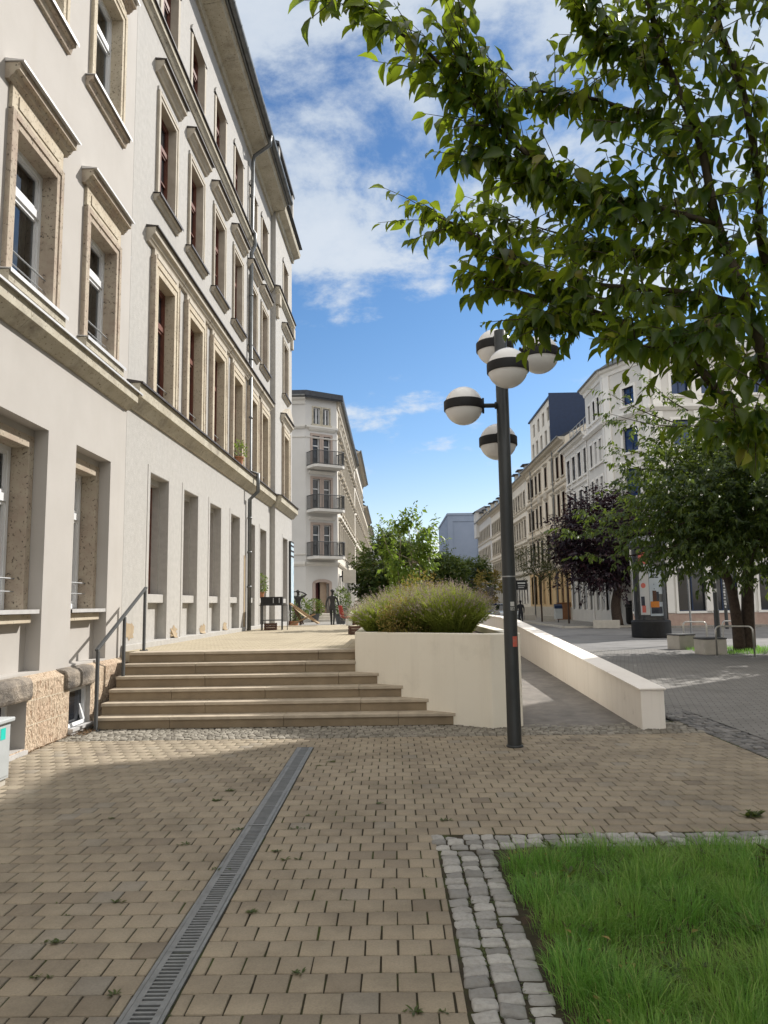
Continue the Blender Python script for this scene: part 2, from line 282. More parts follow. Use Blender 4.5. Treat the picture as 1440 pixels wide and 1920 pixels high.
# ------------------------------------------------------------------ mesh building
class MB:
    def __init__(s): s.v = []; s.f = []; s.m = []
    def add(s, vs, fs, mi=0):
        n = len(s.v); s.v += [tuple(map(float, p)) for p in vs]
        s.f += [tuple(i+n for i in f) for f in fs]; s.m += [mi]*len(fs); return s
    def box(s, x0, x1, y0, y1, z0, z1, mi=0):
        return s.add([(x0, y0, z0), (x1, y0, z0), (x1, y1, z0), (x0, y1, z0), (x0, y0, z1), (x1, y0, z1), (x1, y1, z1), (x0, y1, z1)],
                     [(0, 3, 2, 1), (4, 5, 6, 7), (0, 1, 5, 4), (1, 2, 6, 5), (2, 3, 7, 6), (3, 0, 4, 7)], mi)
    def obox(s, c, ax, ay, az, mi=0):
        c, ax, ay, az = map(np.array, (c, ax, ay, az))
        vs = [c+sx*ax+sy*ay+sz*az for sz in (-1, 1) for sx, sy in ((-1, -1), (1, -1), (1, 1), (-1, 1))]
        return s.add(vs, [(0, 3, 2, 1), (4, 5, 6, 7), (0, 1, 5, 4), (1, 2, 6, 5), (2, 3, 7, 6), (3, 0, 4, 7)], mi)
    def quad(s, a, b, c, d, mi=0): return s.add([a, b, c, d], [(0, 1, 2, 3)], mi)
    def prism(s, poly, z0, z1, mi=0):
        n = len(poly); vs = [(x, y, z0) for x, y in poly]+[(x, y, z1) for x, y in poly]
        return s.add(vs, [tuple(reversed(range(n))), tuple(range(n, 2*n))]+[(i, (i+1) % n, n+(i+1) % n, n+i) for i in range(n)], mi)
    def profile(s, prof, u0, u1, mi=0):
        """a profile in (y, z) swept along x from u0 to u1"""
        n = len(prof); vs = [(u0, y, z) for y, z in prof]+[(u1, y, z) for y, z in prof]
        return s.add(vs, [tuple(range(n)), tuple(reversed(range(n, 2*n)))]+[((i+1) % n, i, n+i, n+(i+1) % n) for i in range(n)], mi)
    def tube(s, pts, rad, n=8, mi=0, caps=True):
        P = [np.array(p, float) for p in pts]; R = rad if hasattr(rad, '__len__') else [rad]*len(P)
        base = len(s.v); up = None; vs = []
        for i, p in enumerate(P):
            d = P[min(i+1, len(P)-1)]-P[max(i-1, 0)]; d = d/(np.linalg.norm(d)+1e-9)
            if up is None:
                up = np.array([0, 0, 1.]) if abs(d[2]) < .9 else np.array([1., 0, 0])
            a = np.cross(d, up); a /= np.linalg.norm(a)+1e-9; up = np.cross(a, d)
            for k in range(n):
                th = 2*PI*k/n; vs.append(p+R[i]*(math.cos(th)*a+math.sin(th)*up))
        fs = [(i*n+k, i*n+(k+1) % n, (i+1)*n+(k+1) % n, (i+1)*n+k) for i in range(len(P)-1) for k in range(n)]
        if caps: fs += [tuple(reversed(range(n))), tuple(range((len(P)-1)*n, len(P)*n))]
        return s.add(vs, fs, mi)
    def lathe(s, prof, cx=0, cy=0, n=24, mi=0, a0=0, a1=2*PI):
        full = abs(a1-a0-2*PI) < 1e-6; k = n if full else n+1; vs = []
        for r, z in prof:
            for j in range(k):
                th = a0+(a1-a0)*j/n; vs.append((cx+r*math.cos(th), cy+r*math.sin(th), z))
        fs = [(i*k+j, i*k+(j+1) % k, (i+1)*k+(j+1) % k, (i+1)*k+j) for i in range(len(prof)-1) for j in range(n)]
        return s.add(vs, fs, mi)
    def ball(s, c, r, n=20, mi=0, sq=(1, 1, 1)):
        h = n//2; vs = []
        for i in range(h+1):
            ph = PI*i/h
            for j in range(n):
                th = 2*PI*j/n; vs.append((c[0]+sq[0]*r*math.sin(ph)*math.cos(th), c[1]+sq[1]*r*math.sin(ph)*math.sin(th), c[2]-sq[2]*r*math.cos(ph)))
        return s.add(vs, [(i*n+j, i*n+(j+1) % n, (i+1)*n+(j+1) % n, (i+1)*n+j) for i in range(h) for j in range(n)], mi)
    def wall(s, u0, u1, z0, z1, ops, y=0.0, mi=0, rmi=None):
        """wall in the plane y with true openings (a, b, c, d, depth) and their reveals"""
        us = sorted({u0, u1, *[o[0] for o in ops], *[o[1] for o in ops]}); zs = sorted({z0, z1, *[o[2] for o in ops], *[o[3] for o in ops]})
        us = [u for u in us if u0 <= u <= u1]; zs = [z for z in zs if z0 <= z <= z1]
        for a, b in zip(us, us[1:]):
            run = None
            for c, d in zip(zs, zs[1:]):
                cu, cz = (a+b)/2, (c+d)/2
                hole = any(o[0] < cu < o[1] and o[2] < cz < o[3] for o in ops)
                if not hole: run = (run[0], d) if run else (c, d)
                if run and (hole or d == zs[-1]):
                    s.quad((a, y, run[0]), (b, y, run[0]), (b, y, run[1]), (a, y, run[1]), mi); run = None
        r = mi if rmi is None else rmi
        for o in ops:
            a, b, c, d, dep = o[:5]; e = y+dep
            s.quad((a, y, c), (a, y, d), (a, e, d), (a, e, c), r); s.quad((b, y, d), (b, y, c), (b, e, c), (b, e, d), r)
            s.quad((a, y, d), (b, y, d), (b, e, d), (a, e, d), r); s.quad((b, y, c), (a, y, c), (a, e, c), (b, e, c), r)
        return s
    def mesh(s, name, mats, smooth=False):
        me = bpy.data.meshes.new(name); me.from_pydata(s.v, [], s.f)
        for q in ([mats] if isinstance(mats, str) else mats): me.materials.append(MATS[q])
        me.polygons.foreach_set('material_index', s.m)
        if smooth: me.polygons.foreach_set('use_smooth', [True]*len(s.f))
        me.update(); return me
    def build(s, name, mats, parent=None, smooth=False, bevel=0, loc=None, rot=None):
        o = bpy.data.objects.new(name, s.mesh(name, mats, smooth)); COL.objects.link(o)
        if parent: o.parent = parent
        if loc is not None: o.location = loc
        if rot is not None: o.rotation_euler = (0, 0, rot)
        if bevel:
            md = o.modifiers.new('bevel', 'BEVEL'); md.width = bevel; md.segments = 2; md.limit_method = 'ANGLE'; md.angle_limit = .7
        elif smooth:
            pass
        return o
def thing(name, label, cat, loc=(0, 0, 0), rot=0, group=None):
    o = bpy.data.objects.new(name, None); COL.objects.link(o); o.location = loc; o.rotation_euler = (0, 0, rot)
    o.empty_display_size = .2; return tag(o, label, cat, group)
def tag(o, label, cat, group=None):
    o['label'] = label; o['category'] = cat
    if group: o['group'] = group
    return o
def struct(o): o['kind'] = 'structure'; return o
def copy_to(o, parent, loc=None):
    c = o.copy(); COL.objects.link(c); c.parent = parent
    if loc is not None: c.location = loc
    return c
def dup(root, loc, rot=None, label=None):
    c = root.copy(); COL.objects.link(c); c.location = loc
    if rot is not None: c.rotation_euler = (0, 0, rot)
    if label: c['label'] = label
    for ch in list(root.children):
        d = copy_to(ch, c)
        for g in list(ch.children): copy_to(g, d)
    return c
def np_mesh(name, verts, tris, mat, mats_idx=None):
    me = bpy.data.meshes.new(name); nv, nf = len(verts), len(tris); k = tris.shape[1]
    me.vertices.add(nv); me.vertices.foreach_set('co', verts.astype(np.float32).ravel())
    me.loops.add(nf*k); me.loops.foreach_set('vertex_index', tris.astype(np.int32).ravel())
    me.polygons.add(nf); me.polygons.foreach_set('loop_start', np.arange(0, nf*k, k, dtype=np.int32))
    for q in ([mat] if isinstance(mat, str) else mat): me.materials.append(MATS[q])
    if mats_idx is not None: me.polygons.foreach_set('material_index', mats_idx.astype(np.int32))
    me.update(calc_edges=True); me.validate(); return me
def np_obj(name, verts, tris, mat, parent=None, mats_idx=None):
    o = bpy.data.objects.new(name, np_mesh(name, verts, tris, mat, mats_idx)); COL.objects.link(o)
    if parent: o.parent = parent
    return o
def text_mesh(s, size, depth=.004):
    cu = bpy.data.curves.new('lettering', 'FONT'); cu.body = s; cu.size = size; cu.extrude = depth; cu.align_x = 'CENTER'
    o = bpy.data.objects.new('lettering', cu); COL.objects.link(o)
    dg = bpy.context.evaluated_depsgraph_get(); me = bpy.data.meshes.new_from_object(o.evaluated_get(dg))
    bpy.data.objects.remove(o); bpy.data.curves.remove(cu); return me
def text_obj(name, s, size, mat, parent, loc, rot, depth=.004):
    me = text_mesh(s, size, depth); me.materials.clear(); me.materials.append(MATS[mat]); me.name = name
    o = bpy.data.objects.new(name, me); COL.objects.link(o); o.parent = parent; o.location = loc; o.rotation_euler = rot
    return o
# ------------------------------------------------------------------ ground and paving
def sheet(name, poly, z, mat):
    mb = MB(); mb.add([(x, y, z) for x, y in poly], [tuple(range(len(poly)))]); return struct(mb.build(name, mat))
def rect(x0, x1, y0, y1): return [(x0, y0), (x1, y0), (x1, y1), (x0, y1)]
sheet('ground', rect(-900, 900, -300, 1500), -.06, 'asphalt')
sheet('paving_bed', rect(-4.45, 3.92, -6, 10.6), -.008, 'joint_sand')
sheet('road', rect(3.5, 300, 25.6, 46.2), .002, 'asphalt')
sheet('street_paving', rect(4.37, 300, -60, 25.6), .006, 'street_paving')
sheet('street', rect(3.5, 10.4, 46.2, 260), .004, 'asphalt')
sheet('street_edge', rect(3.5, 4.37, 11.3, 25.6), .003, 'street_paving')
mb = MB(); mb.box(10.55, 14.6, 46.4, 260, -.05, .12); struct(mb.build('pavement', 'pavement_slabs'))
mb = MB(); mb.box(14.6, 300, 44.0, 45.2, -.05, .11); struct(mb.build('pavement', 'pavement_slabs'))
mb = MB(); mb.box(10.4, 10.55, 46.4, 260, -.05, .125); mb.box(10.55, 14.6, 46.25, 46.4, -.05, .125); struct(mb.build('kerb', 'concrete'))

def stones(name, cells, mat, top_in=.003, depth=.03, jit=.0010, tilt=.004):
    """flat paving stones with worn arrises: cells (x0, x1, y0, y1)"""
    c = np.array(cells); n = len(c); g = RNG
    x0, x1, y0, y1 = c.T; cx, cy = (x0+x1)/2, (y0+y1)/2
    tx, ty = g.normal(0, tilt, n), g.normal(0, tilt, n); dz = g.normal(0, jit, n)
    V = np.zeros((n, 12, 3)); sx = np.array([0, 1, 1, 0]); sy = np.array([0, 0, 1, 1])
    for k in range(4):
        X = np.where(sx[k], x1, x0); Y = np.where(sy[k], y1, y0)
        jx, jy = g.normal(0, .0012, n), g.normal(0, .0012, n)
        ix = np.where(sx[k], -1, 1)*top_in; iy = np.where(sy[k], -1, 1)*top_in
        for lvl, (ins, z) in enumerate(((0, -depth), (0, -.003), (1, 0))):
            px, py = X+jx+ins*ix, Y+jy+ins*iy
            V[:, lvl*4+k] = np.stack([px, py, z+dz+(px-cx)*tx+(py-cy)*ty], 1)
    F = [(0, 1, 5, 4), (1, 2, 6, 5), (2, 3, 7, 6), (3, 0, 4, 7), (4, 5, 9, 8), (5, 6, 10, 9), (6, 7, 11, 10), (7, 4, 8, 11), (8, 9, 10, 11)]
    T = (np.array(F)[None]+12*np.arange(n)[:, None, None]).reshape(-1, 4)
    return struct(np_obj(name, V.reshape(-1, 3), T, mat))
def paver_rows(x_spans, ya, yb, px=.1600, py=.1690, j=.0095):
    out = []; r = 0; y = ya
    while y < yb-.02:
        y1 = min(y+py, yb); off = (r % 2)*px/2 + RNG.normal(0, .004)
        for a, b in x_spans(y+.08):
            k0 = math.floor((a-off)/px); x = off+k0*px
            while x < b:
                l, h = max(x, a), min(x+px, b)
                if h-l > .03: out.append((l+j/2, h-j/2, y+j/2, y1-j/2))
                x += px
        y += py; r += 1
    return out
def spans(y):
    if y < 5.62: return [(-4.3, -1.145), (-.945, .285)]
    if y < 9.04: return [(-4.3, -1.145), (-.945, 3.88)]
    return [(-4.3, 3.88)]
stones('paving', paver_rows(spans, -1.96, 9.63), 'paver_buff')

def cobbles(name, cells, mat, h=.012):
    """small rounded setts: (cx, cy, sx, sy, rot)"""
    c = np.array(cells); n = len(c); g = RNG; K = 12
    rings = [(1.0, -.03), (1.0, -.008), (.95, .000), (.78, .0045), (.4, .006)]
    V = np.zeros((n, len(rings)*K+1, 3)); th = np.arange(K)*2*PI/K
    ex = np.sign(np.cos(th))*np.abs(np.cos(th))**.26; ey = np.sign(np.sin(th))*np.abs(np.sin(th))**.26
    jit = 1+g.normal(0, .035, (n, K)); dz = g.normal(0, h*.3, n); ca, sa = np.cos(c[:, 4]), np.sin(c[:, 4])
    tx, ty = g.normal(0, .05, n), g.normal(0, .05, n)
    for i, (s, z) in enumerate(rings):
        lx = ex*c[:, 2:3]/2*s*jit; ly = ey*c[:, 3:4]/2*s*jit
        zj = g.normal(0, .0022, (n, K)) if i > 1 else 0
        V[:, i*K:(i+1)*K, 0] = c[:, 0:1]+lx*ca[:, None]-ly*sa[:, None]; V[:, i*K:(i+1)*K, 1] = c[:, 1:2]+lx*sa[:, None]+ly*ca[:, None]
        V[:, i*K:(i+1)*K, 2] = z+dz[:, None]+zj+lx*tx[:, None]+ly*ty[:, None]
    V[:, -1] = np.stack([c[:, 0], c[:, 1], .0065+dz], 1)
    F = []
    for i in range(len(rings)-1):
        for k in range(K):
            a, b = i*K+k, i*K+(k+1) % K; F += [(a, b, b+K), (a, b+K, a+K)]
    l = (len(rings)-1)*K
    F += [(l+k, l+(k+1) % K, len(rings)*K) for k in range(K)]
    nv = len(rings)*K+1
    T = (np.array(F)[None]+nv*np.arange(n)[:, None, None]).reshape(-1, 3)
    o = np_obj(name, V.reshape(-1, 3), T, mat); o.data.polygons.foreach_set('use_smooth', [True]*len(o.data.polygons)); return struct(o)
def cob_grid(x0, x1, y0, y1, sx, sy, along='y', j=.008):
    out = []
    if along == 'y':
        nx = max(1, round((x1-x0)/sx)); w = (x1-x0)/nx
        for i in range(nx):
            y = y0-random.random()*sy
            while y < y1:
                l = sy*random.uniform(.82, 1.16)
                if y+l > y0+.03 and y+l < y1+.04: out.append((x0+(i+.5)*w+random.gauss(0, .003), y+l/2, w-j, l-j, random.gauss(0, .05)))
                y += l
    else:
        ny = max(1, round((y1-y0)/sy)); w = (y1-y0)/ny
        for i in range(ny):
            x = x0-random.random()*sx
            while x < x1:
                l = sx*random.uniform(.82, 1.16)
                if x+l > x0+.03 and x+l < x1+.04: out.append((x+l/2, y0+(i+.5)*w+random.gauss(0, .003), l-j, w-j, random.gauss(0, .05)))
                x += l
    return out
cobbles('cobble_edging', cob_grid(.292, .655, -1.5, 5.31, .118, .100, 'y')+cob_grid(.292, 6.2, 5.31, 5.62, .115, .100, 'x'), 'cobble', .016)
cobbles('cobble_strip', cob_grid(-4.28, 3.9, 9.64, 10.5, .092, .086, 'x', .007), 'cobble_buff', .008)
cobbles('cobble_strip', cob_grid(3.9, 4.37, 3.4, 11.4, .11, .10, 'y', .010), 'cobble_dark', .014)
sheet('paving_bed', rect(3.92, 4.37, -6, 11.4), -.009, 'joint_sand')
sheet('paving_bed', rect(-4.45, -4.2, 10.6, 12.2), -.010, 'joint_sand')
# grit and dead leaves along the wall foot
mb = MB()
for _ in range(520):
    y = random.uniform(6, 10.48); x = -4.27+abs(random.gauss(0, .022)); s = random.uniform(.004, .014); a = random.random()*6.3; z = .004+random.random()*.012
    mb.quad((x+s*math.cos(a), y+s*math.sin(a), z), (x-s*math.sin(a), y+s*math.cos(a), z+random.uniform(0, .008)), (x-s*math.cos(a), y-s*math.sin(a), z), (x+s*math.sin(a), y-s*math.cos(a), z+random.uniform(0, .008)))
for _ in range(220):
    y = random.uniform(10.0, 10.48); x = random.uniform(-4.3, -4.05); s = random.uniform(.006, .02); a = random.random()*6.3; z = .006+random.random()*.02
    mb.quad((x+s*math.cos(a), y+s*math.sin(a), z), (x-s*math.sin(a), y+s*math.cos(a), z+random.uniform(0, .012)), (x-s*math.cos(a), y-s*math.sin(a), z), (x+s*math.sin(a), y-s*math.cos(a), z+random.uniform(0, .012)))
o = mb.build('dead_leaves', 'debris'); o['kind'] = 'stuff'

# drain channel
dr = thing('drain_channel', 'long narrow metal drain channel with slotted grates running through the buff pavers', 'drain', (-1.045, 0, 0))
mb = MB(); mb.box(-.094, -.076, -1.96, 9.02, -.05, .003); mb.box(.076, .094, -1.96, 9.02, -.05, .003); mb.box(-.094, .094, 9.02, 9.032, -.05, .003)
mb.build('channel_frame', 'galvanised', dr)
mb = MB(); mb.box(-.076, .076, -1.96, 9.02, -.08, -.05); mb.build('channel_bed', 'black', dr)
mb = MB(); mb.box(-.074, -.046, 0, 1.03, -.012, .004); mb.box(.046, .074, 0, 1.03, -.012, .004)
k = 0; y = .0
while y < 1.02:
    w = .030 if k % 16 == 0 else .014
    mb.box(-.046, .046, y, min(y+w, 1.03), -.012, .0036); y += w+.019; k += 1
gr0 = mb.mesh('grate', 'galvanised')
for i in range(10):
    o = bpy.data.objects.new('grate', gr0); COL.objects.link(o); o.parent = dr; o.location = (0, 9.015-1.034*(i+1), random.gauss(0, .0012)); o.rotation_euler = (0, 0, random.gauss(0, .0012))

# grass bed
BARE = []
def bare(x, y):
    """0 where the soil shows, 1 in thick grass"""
    e = min(max((x-.645-.05*math.sin(y*5.1)-.03*math.sin(y*13.7))/.12, 0), 1)
    c = min(max((math.hypot((x-.62)/1.0, (5.34-y)/.62)-.34)/.3, 0), 1)
    t = min(max((5.30-y)/.10, 0), 1)
    return min(e, 1)*c*(.25+.75*t)
mb = MB(); nx, ny = 40, 60
gx = np.linspace(.655, 6.2, nx); gy = np.linspace(-1.5, 5.31, ny)
for yv in gy:
    for xv in gx: mb.v.append((xv, yv, -.012+.018*min(1, (xv-.655)*3)+random.gauss(0, .004)))
for j in range(ny-1):
    for i in range(nx-1): mb.f.append((j*nx+i, j*nx+i+1, (j+1)*nx+i+1, (j+1)*nx+i)); mb.m.append(0)
struct(mb.build('flower_bed_soil', 'soil', smooth=True))
def blades(bx, by, bz, h, w, lean_dir, lean, curl=1.0):
    n = len(bx); V = np.zeros((n, 7, 3)); c, s = np.cos(lean_dir), np.sin(lean_dir)
    face = lean_dir+PI/2+RNG.normal(0, .6, n); fx, fy = np.cos(face), np.sin(face)
    for i, t in enumerate((0, .38, .72)):
        off = lean*h*(t**(1.0+curl)); z = h*t*(1-.28*lean*t); ww = w*(1-.55*t)/2
        V[:, 2*i] = np.stack([bx+c*off-fx*ww, by+s*off-fy*ww, bz+z], 1); V[:, 2*i+1] = np.stack([bx+c*off+fx*ww, by+s*off+fy*ww, bz+z], 1)
    off = lean*h; V[:, 6] = np.stack([bx+c*off, by+s*off, bz+h*(1-.42*lean)], 1)
    F = np.array([(0, 1, 3), (0, 3, 2), (2, 3, 5), (2, 5, 4), (4, 5, 6)])
    return V.reshape(-1, 3), (F[None]+7*np.arange(n)[:, None, None]).reshape(-1, 3)
P = []; tuft = [(random.uniform(.7, 4.6), random.uniform(2.0, 5.3), random.uniform(.08, .22), random.uniform(0, 6.28)) for _ in range(170)]
def near_tuft(x, y):
    b = None
    for q in tuft:
        d = math.hypot(x-q[0], y-q[1])
        if b is None or d < b[0]: b = (d, q)
    return b
for _ in range(88000):
    y = random.uniform(1.6, 5.30); x = random.uniform(.66, min(4.6, .62*y+1.0))
    if random.random() > bare(x, y): continue
    d, q = near_tuft(x, y); k = math.exp(-(d/q[2])**2)
    if random.random() > .45+.55*k: continue
    out = math.atan2(y-q[1], x-q[0])
    P.append((x, y, (random.uniform(.06, .14)+.14*k*random.random())*(.55+.45*bare(x, y)), random.uniform(.0022, .0048), out+random.gauss(0, .7), abs(random.gauss(.58, .28))))
P = np.array(P); V, T = blades(P[:, 0], P[:, 1], np.zeros(len(P)), P[:, 2], P[:, 3], P[:, 4], np.clip(P[:, 5], 0, .95))
o = np_obj('grass', V, T, 'grass_blade'); o['kind'] = 'stuff'
# broad-leaved weeds in the grass, and tufts growing in the paving joints
LV, LT, nv = [], [], 0
def leaf_quadmesh(base, d, nrm, L_, Wd):
    d = d/np.linalg.norm(d); s = np.cross(d, nrm); s /= np.linalg.norm(s)+1e-9; u = np.cross(s, d)
    return [base, base+d*L_*.4+s*Wd/2+u*Wd*.12, base+d*L_*.75+s*Wd*.36+u*Wd*.1, base+d*L_-u*L_*.06, base+d*L_*.75-s*Wd*.36+u*Wd*.1, base+d*L_*.4-s*Wd/2+u*Wd*.12]
def add_weed(x, y, r, n, zf=.5, lst=None, z0=0.0):
    global nv
    for i in range(n):
        a = random.random()*6.28; el = random.uniform(.15, zf)
        d = np.array([math.cos(a), math.sin(a), el]); l = r*random.uniform(.6, 1.1)
        v = leaf_quadmesh(np.array([x, y, z0]), d, np.array([0, 0, 1.]), l, l*random.uniform(.22, .4)); LV.extend(v)
        LT.extend([(nv, nv+1, nv+2), (nv, nv+2, nv+3), (nv, nv+3, nv+4), (nv, nv+4, nv+5)]); nv += 6
for (x, y, r, n) in [(2.35, 4.75, .20, 22), (2.6, 4.9, .16, 14), (1.45, 4.3, .11, 12), (1.2, 3.5, .10, 10), (1.75, 3.9, .12, 14), (1.5, 3.0, .12, 12), (2.2, 4.2, .13, 14), (1.9, 3.3, .13, 14), (1.0, 2.9, .08, 8), (2.0, 4.95, .12, 10)]:
    add_weed(x, y, r, n, .9, z0=.04)
for _ in range(190):
    x, y = random.uniform(.8, 3.4), random.uniform(2.0, 5.2)
    if bare(x, y) > .6: add_weed(x, y, random.uniform(.03, .075), random.randint(4, 8), 1.3, z0=random.uniform(.02, .09))
o = np_obj('broadleaf_weeds', np.array(LV), np.array(LT), 'weed'); o['kind'] = 'stuff'
mb = MB()
for _ in range(46):
    x, y = (random.uniform(.66, 1.05), random.uniform(2.2, 5.28)) if random.random() < .6 else (random.uniform(.7, 3.4), random.uniform(2.2, 5.25))
    s_ = random.uniform(.014, .03); a_ = random.random()*6.3; z_ = .012 if bare(x, y) < .4 else random.uniform(.05, .11); c_, q_ = math.cos(a_)*s_, math.sin(a_)*s_
    mb.add([(x+c_, y+q_, z_), (x-q_*.5, y+c_*.5, z_+.006), (x-c_, y-q_, z_+.002), (x+q_*.5, y-c_*.5, z_+.009)], [(0, 1, 2), (0, 2, 3)])
o = mb.build('fallen_leaves', 'leaf_yellowing'); o['kind'] = 'stuff'
LV, LT, nv = [], [], 0
for (px, py) in [(430, 1485), (400, 1500), (620, 1430), (330, 1590), (440, 1560), (215, 1535), (420, 1630), (545, 1608), (575, 1530), (715, 1508), (560, 1560), (475, 1712), (225, 1685), (555, 1828), (405, 1500), (95, 1815), (595, 1435), (650, 1450), (1400, 1530), (835, 1540), (100, 1760), (205, 1880), (515, 1590), (840, 1890), (770, 1885)]:
    d = CF+CR*(px-720)/1400-CU*(py-960)/1400; t_ = -CAM_H/d[2]; x, y = d[0]*t_, d[1]*t_
    y = -1.96+.169*round((y+1.96)/.169); big = (px == 1400)
    for _ in range(random.randint(2, 4)): add_weed(x+random.gauss(0, .03), y+random.gauss(0, .004), .085 if big else random.uniform(.02, .05), 11 if big else random.randint(4, 7), 1.0 if big else .45, z0=.001)
for _ in range(520):
    sp = random.choice([0, 1]); x = random.uniform(-3.6, .28) if sp else random.uniform(.3, .64); y = random.uniform(2.6, 9) if sp else random.uniform(2.6, 5.2)
    if sp: y = -1.96+.169*round((y+1.96)/.169)
    else: x = random.choice([.413, .534])+random.gauss(0, .004)
    if -1.15 < x < -.94: continue
    add_weed(x, y, random.uniform(.007, .022), 4, .5, z0=-.004)
o = np_obj('joint_weeds', np.array(LV), np.array(LT), 'weed'); o['kind'] = 'stuff'

# ------------------------------------------------------------------ stairs, terrace, planter, ramp
SL, SLIP = -4.14, [10.5+.27*i for i in range(6)]
def diag_x(y): return max(.85-(y-10.5)*1.31, -.575)
st = thing('outdoor_stairs', 'broad flight of six sandstone steps leading up from the paving to the terrace', 'stairs', (0, 10.5, 0))
for i in range(6):
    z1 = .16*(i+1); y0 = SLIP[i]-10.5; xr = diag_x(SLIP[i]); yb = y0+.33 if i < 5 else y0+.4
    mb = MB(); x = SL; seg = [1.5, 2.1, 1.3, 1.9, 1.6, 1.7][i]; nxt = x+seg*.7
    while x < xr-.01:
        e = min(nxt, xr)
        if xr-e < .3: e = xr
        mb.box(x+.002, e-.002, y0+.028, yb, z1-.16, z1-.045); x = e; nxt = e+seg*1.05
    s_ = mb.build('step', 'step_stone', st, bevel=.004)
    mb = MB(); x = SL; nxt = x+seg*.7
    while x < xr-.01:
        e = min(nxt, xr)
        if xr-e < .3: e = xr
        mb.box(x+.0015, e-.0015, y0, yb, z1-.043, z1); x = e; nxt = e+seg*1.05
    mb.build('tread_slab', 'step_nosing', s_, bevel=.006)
mb = MB(); mb.box(SL, -.6, 10.9, 12.2, 0, .155); mb.box(SL, -.6, 11.3, 12.2, .156, .47); mb.box(SL, -.6, 11.7, 12.2, .471, .78)
struct(mb.build('terrace_base', 'concrete_dark'))
mb = MB(); mb.prism([(-4.9, 12.22), (-.45, 12.22), (-.45, 15.6), (1.72, 15.6), (1.72, 26.2), (-4.9, 26.2)], .2, .957); struct(mb.build('terrace', 'terrace_paving'))
mb = MB(); mb.box(-60, 1.72, 26.21, 34.0, .0, .70); mb.box(-60, 3.2, 34.0, 240, .0, .62); struct(mb.build('side_street', 'pavement_slabs'))
# planter
C1, C0, C2 = (1.31, 10.15), (-.578, 11.6), (1.74, 10.33); PT = 1.235
pl = thing('planter_wall', 'high cream plastered planter wall between the stairs and the ramp', 'planter', (0, 0, 0))
outer = [C0, C1, C2, (1.74, 15.6), (-.578, 15.6)]
inner = [(-.42, 11.72), (1.27, 10.42), (1.56, 10.5), (1.56, 15.42), (-.42, 15.42)]
mb = MB(); n = 5
vs = [(x, y, 0) for x, y in outer]+[(x, y, PT) for x, y in outer]+[(x, y, PT) for x, y in inner]+[(x, y, PT-.14) for x, y in inner]
fs = []
for i in range(n):
    j = (i+1) % n; fs += [(i, j, n+j, n+i), (n+i, n+j, 2*n+j, 2*n+i), (2*n+i, 2*n+j, 3*n+j, 3*n+i)]
mb.add(vs, fs); mb.build('wall', 'planter_plaster', pl, bevel=.012)
mb = MB(); mb.add([(x, y, PT-.10) for x, y in inner], [tuple(range(n))]); mb.build('soil', 'soil', pl)
# ramp and its parapet
rs = .0365
mb = MB(); Y0, Y1 = 10.22, 36
mb.add([(1.742, Y0, .0), (3.2, Y0, .0), (3.2, Y1, rs*(Y1-Y0)), (1.742, Y1, rs*(Y1-Y0)), (1.742, Y0, -.2), (3.2, Y0, -.2), (3.2, Y1, -.2), (1.742, Y1, -.2)],
       [(0, 1, 2, 3), (4, 5, 1, 0), (5, 6, 2, 1), (6, 7, 3, 2), (7, 4, 0, 3)]); struct(mb.build('ramp', 'ramp_asphalt'))
rw = thing('ramp_parapet', 'low pale plastered parapet wall rising along the ramp', 'low wall', (3.2, 9.92, 0))
tops = [(0, .495), (5.0, .785), (10.1, 1.075), (12.2, 1.19), (21, 1.19)]
mb = MB()
for (a, za), (b, zb) in zip(tops, tops[1:]):
    g = .004
    vs = [(0, a+g, -.1), (.305, a+g, -.1), (.305, b, -.1), (0, b, -.1), (0, a+g, za), (.305, a+g, za), (.305, b, zb), (0, b, zb)]
    mb.add(vs, [(4, 5, 6, 7), (0, 1, 5, 4), (1, 2, 6, 5), (2, 3, 7, 6), (3, 0, 4, 7)])
mb.build('wall', 'ramp_wall_plaster', rw, bevel=.008)
mb = MB()
for (a, za), (b, zb) in zip(tops, tops[1:]):
    g = .003; o_ = .022; t_ = .022
    vs = [(-o_, a+g-(.022 if a == 0 else 0), za), (.305+o_, a+g-(.022 if a == 0 else 0), za), (.305+o_, b, zb), (-o_, b, zb)]; vs += [(x, y, z+t_) for x, y, z in vs]
    vs = [(x, y, z+.003) for x, y, z in vs]
    mb.add(vs, [(0, 3, 2, 1), (4, 5, 6, 7), (0, 1, 5, 4), (1, 2, 6, 5), (2, 3, 7, 6), (3, 0, 4, 7)])
mb.build('coping', 'ramp_wall_plaster', rw, bevel=.005)
# handrail
hr = thing('handrail', 'dark grey steel handrail on three posts at the left end of the stairs', 'handrail', (-4.06, 10.4, 0))
posts = [(0, -.02, 1.10), (1.0, .478, 1.55), (1.92, .956, 1.975)]
for y, a, b_ in posts:
    mb = MB(); mb.box(-.018, .018, y-.030, y+.030, a, b_-.03); p_ = mb.build('post', 'rail_grey', hr, bevel=.003)
    mb = MB(); mb.box(-.05, .05, y-.06, y+.06, max(a, .002), max(a, .002)+.012)
    for sx in (-.035, .035):
        for sy in (-.045, .045): mb.lathe([(0, max(a, 0)+.026), (.009, max(a, 0)+.026), (.009, max(a, 0)+.01)], sx, y+sy, 8)
    mb.build('base_plate', 'rail_grey', p_)
mb = MB(); a, b_ = np.array([0, -.05, 1.085]), np.array([0, 1.96, 1.985]); d = (b_-a)/np.linalg.norm(b_-a); upv = np.cross([1., 0, 0], d)
mb.obox((a+b_)/2, np.array([.024, 0, 0]), (b_-a)/2, upv*.016); mb.build('rail', 'rail_grey', hr, bevel=.004)

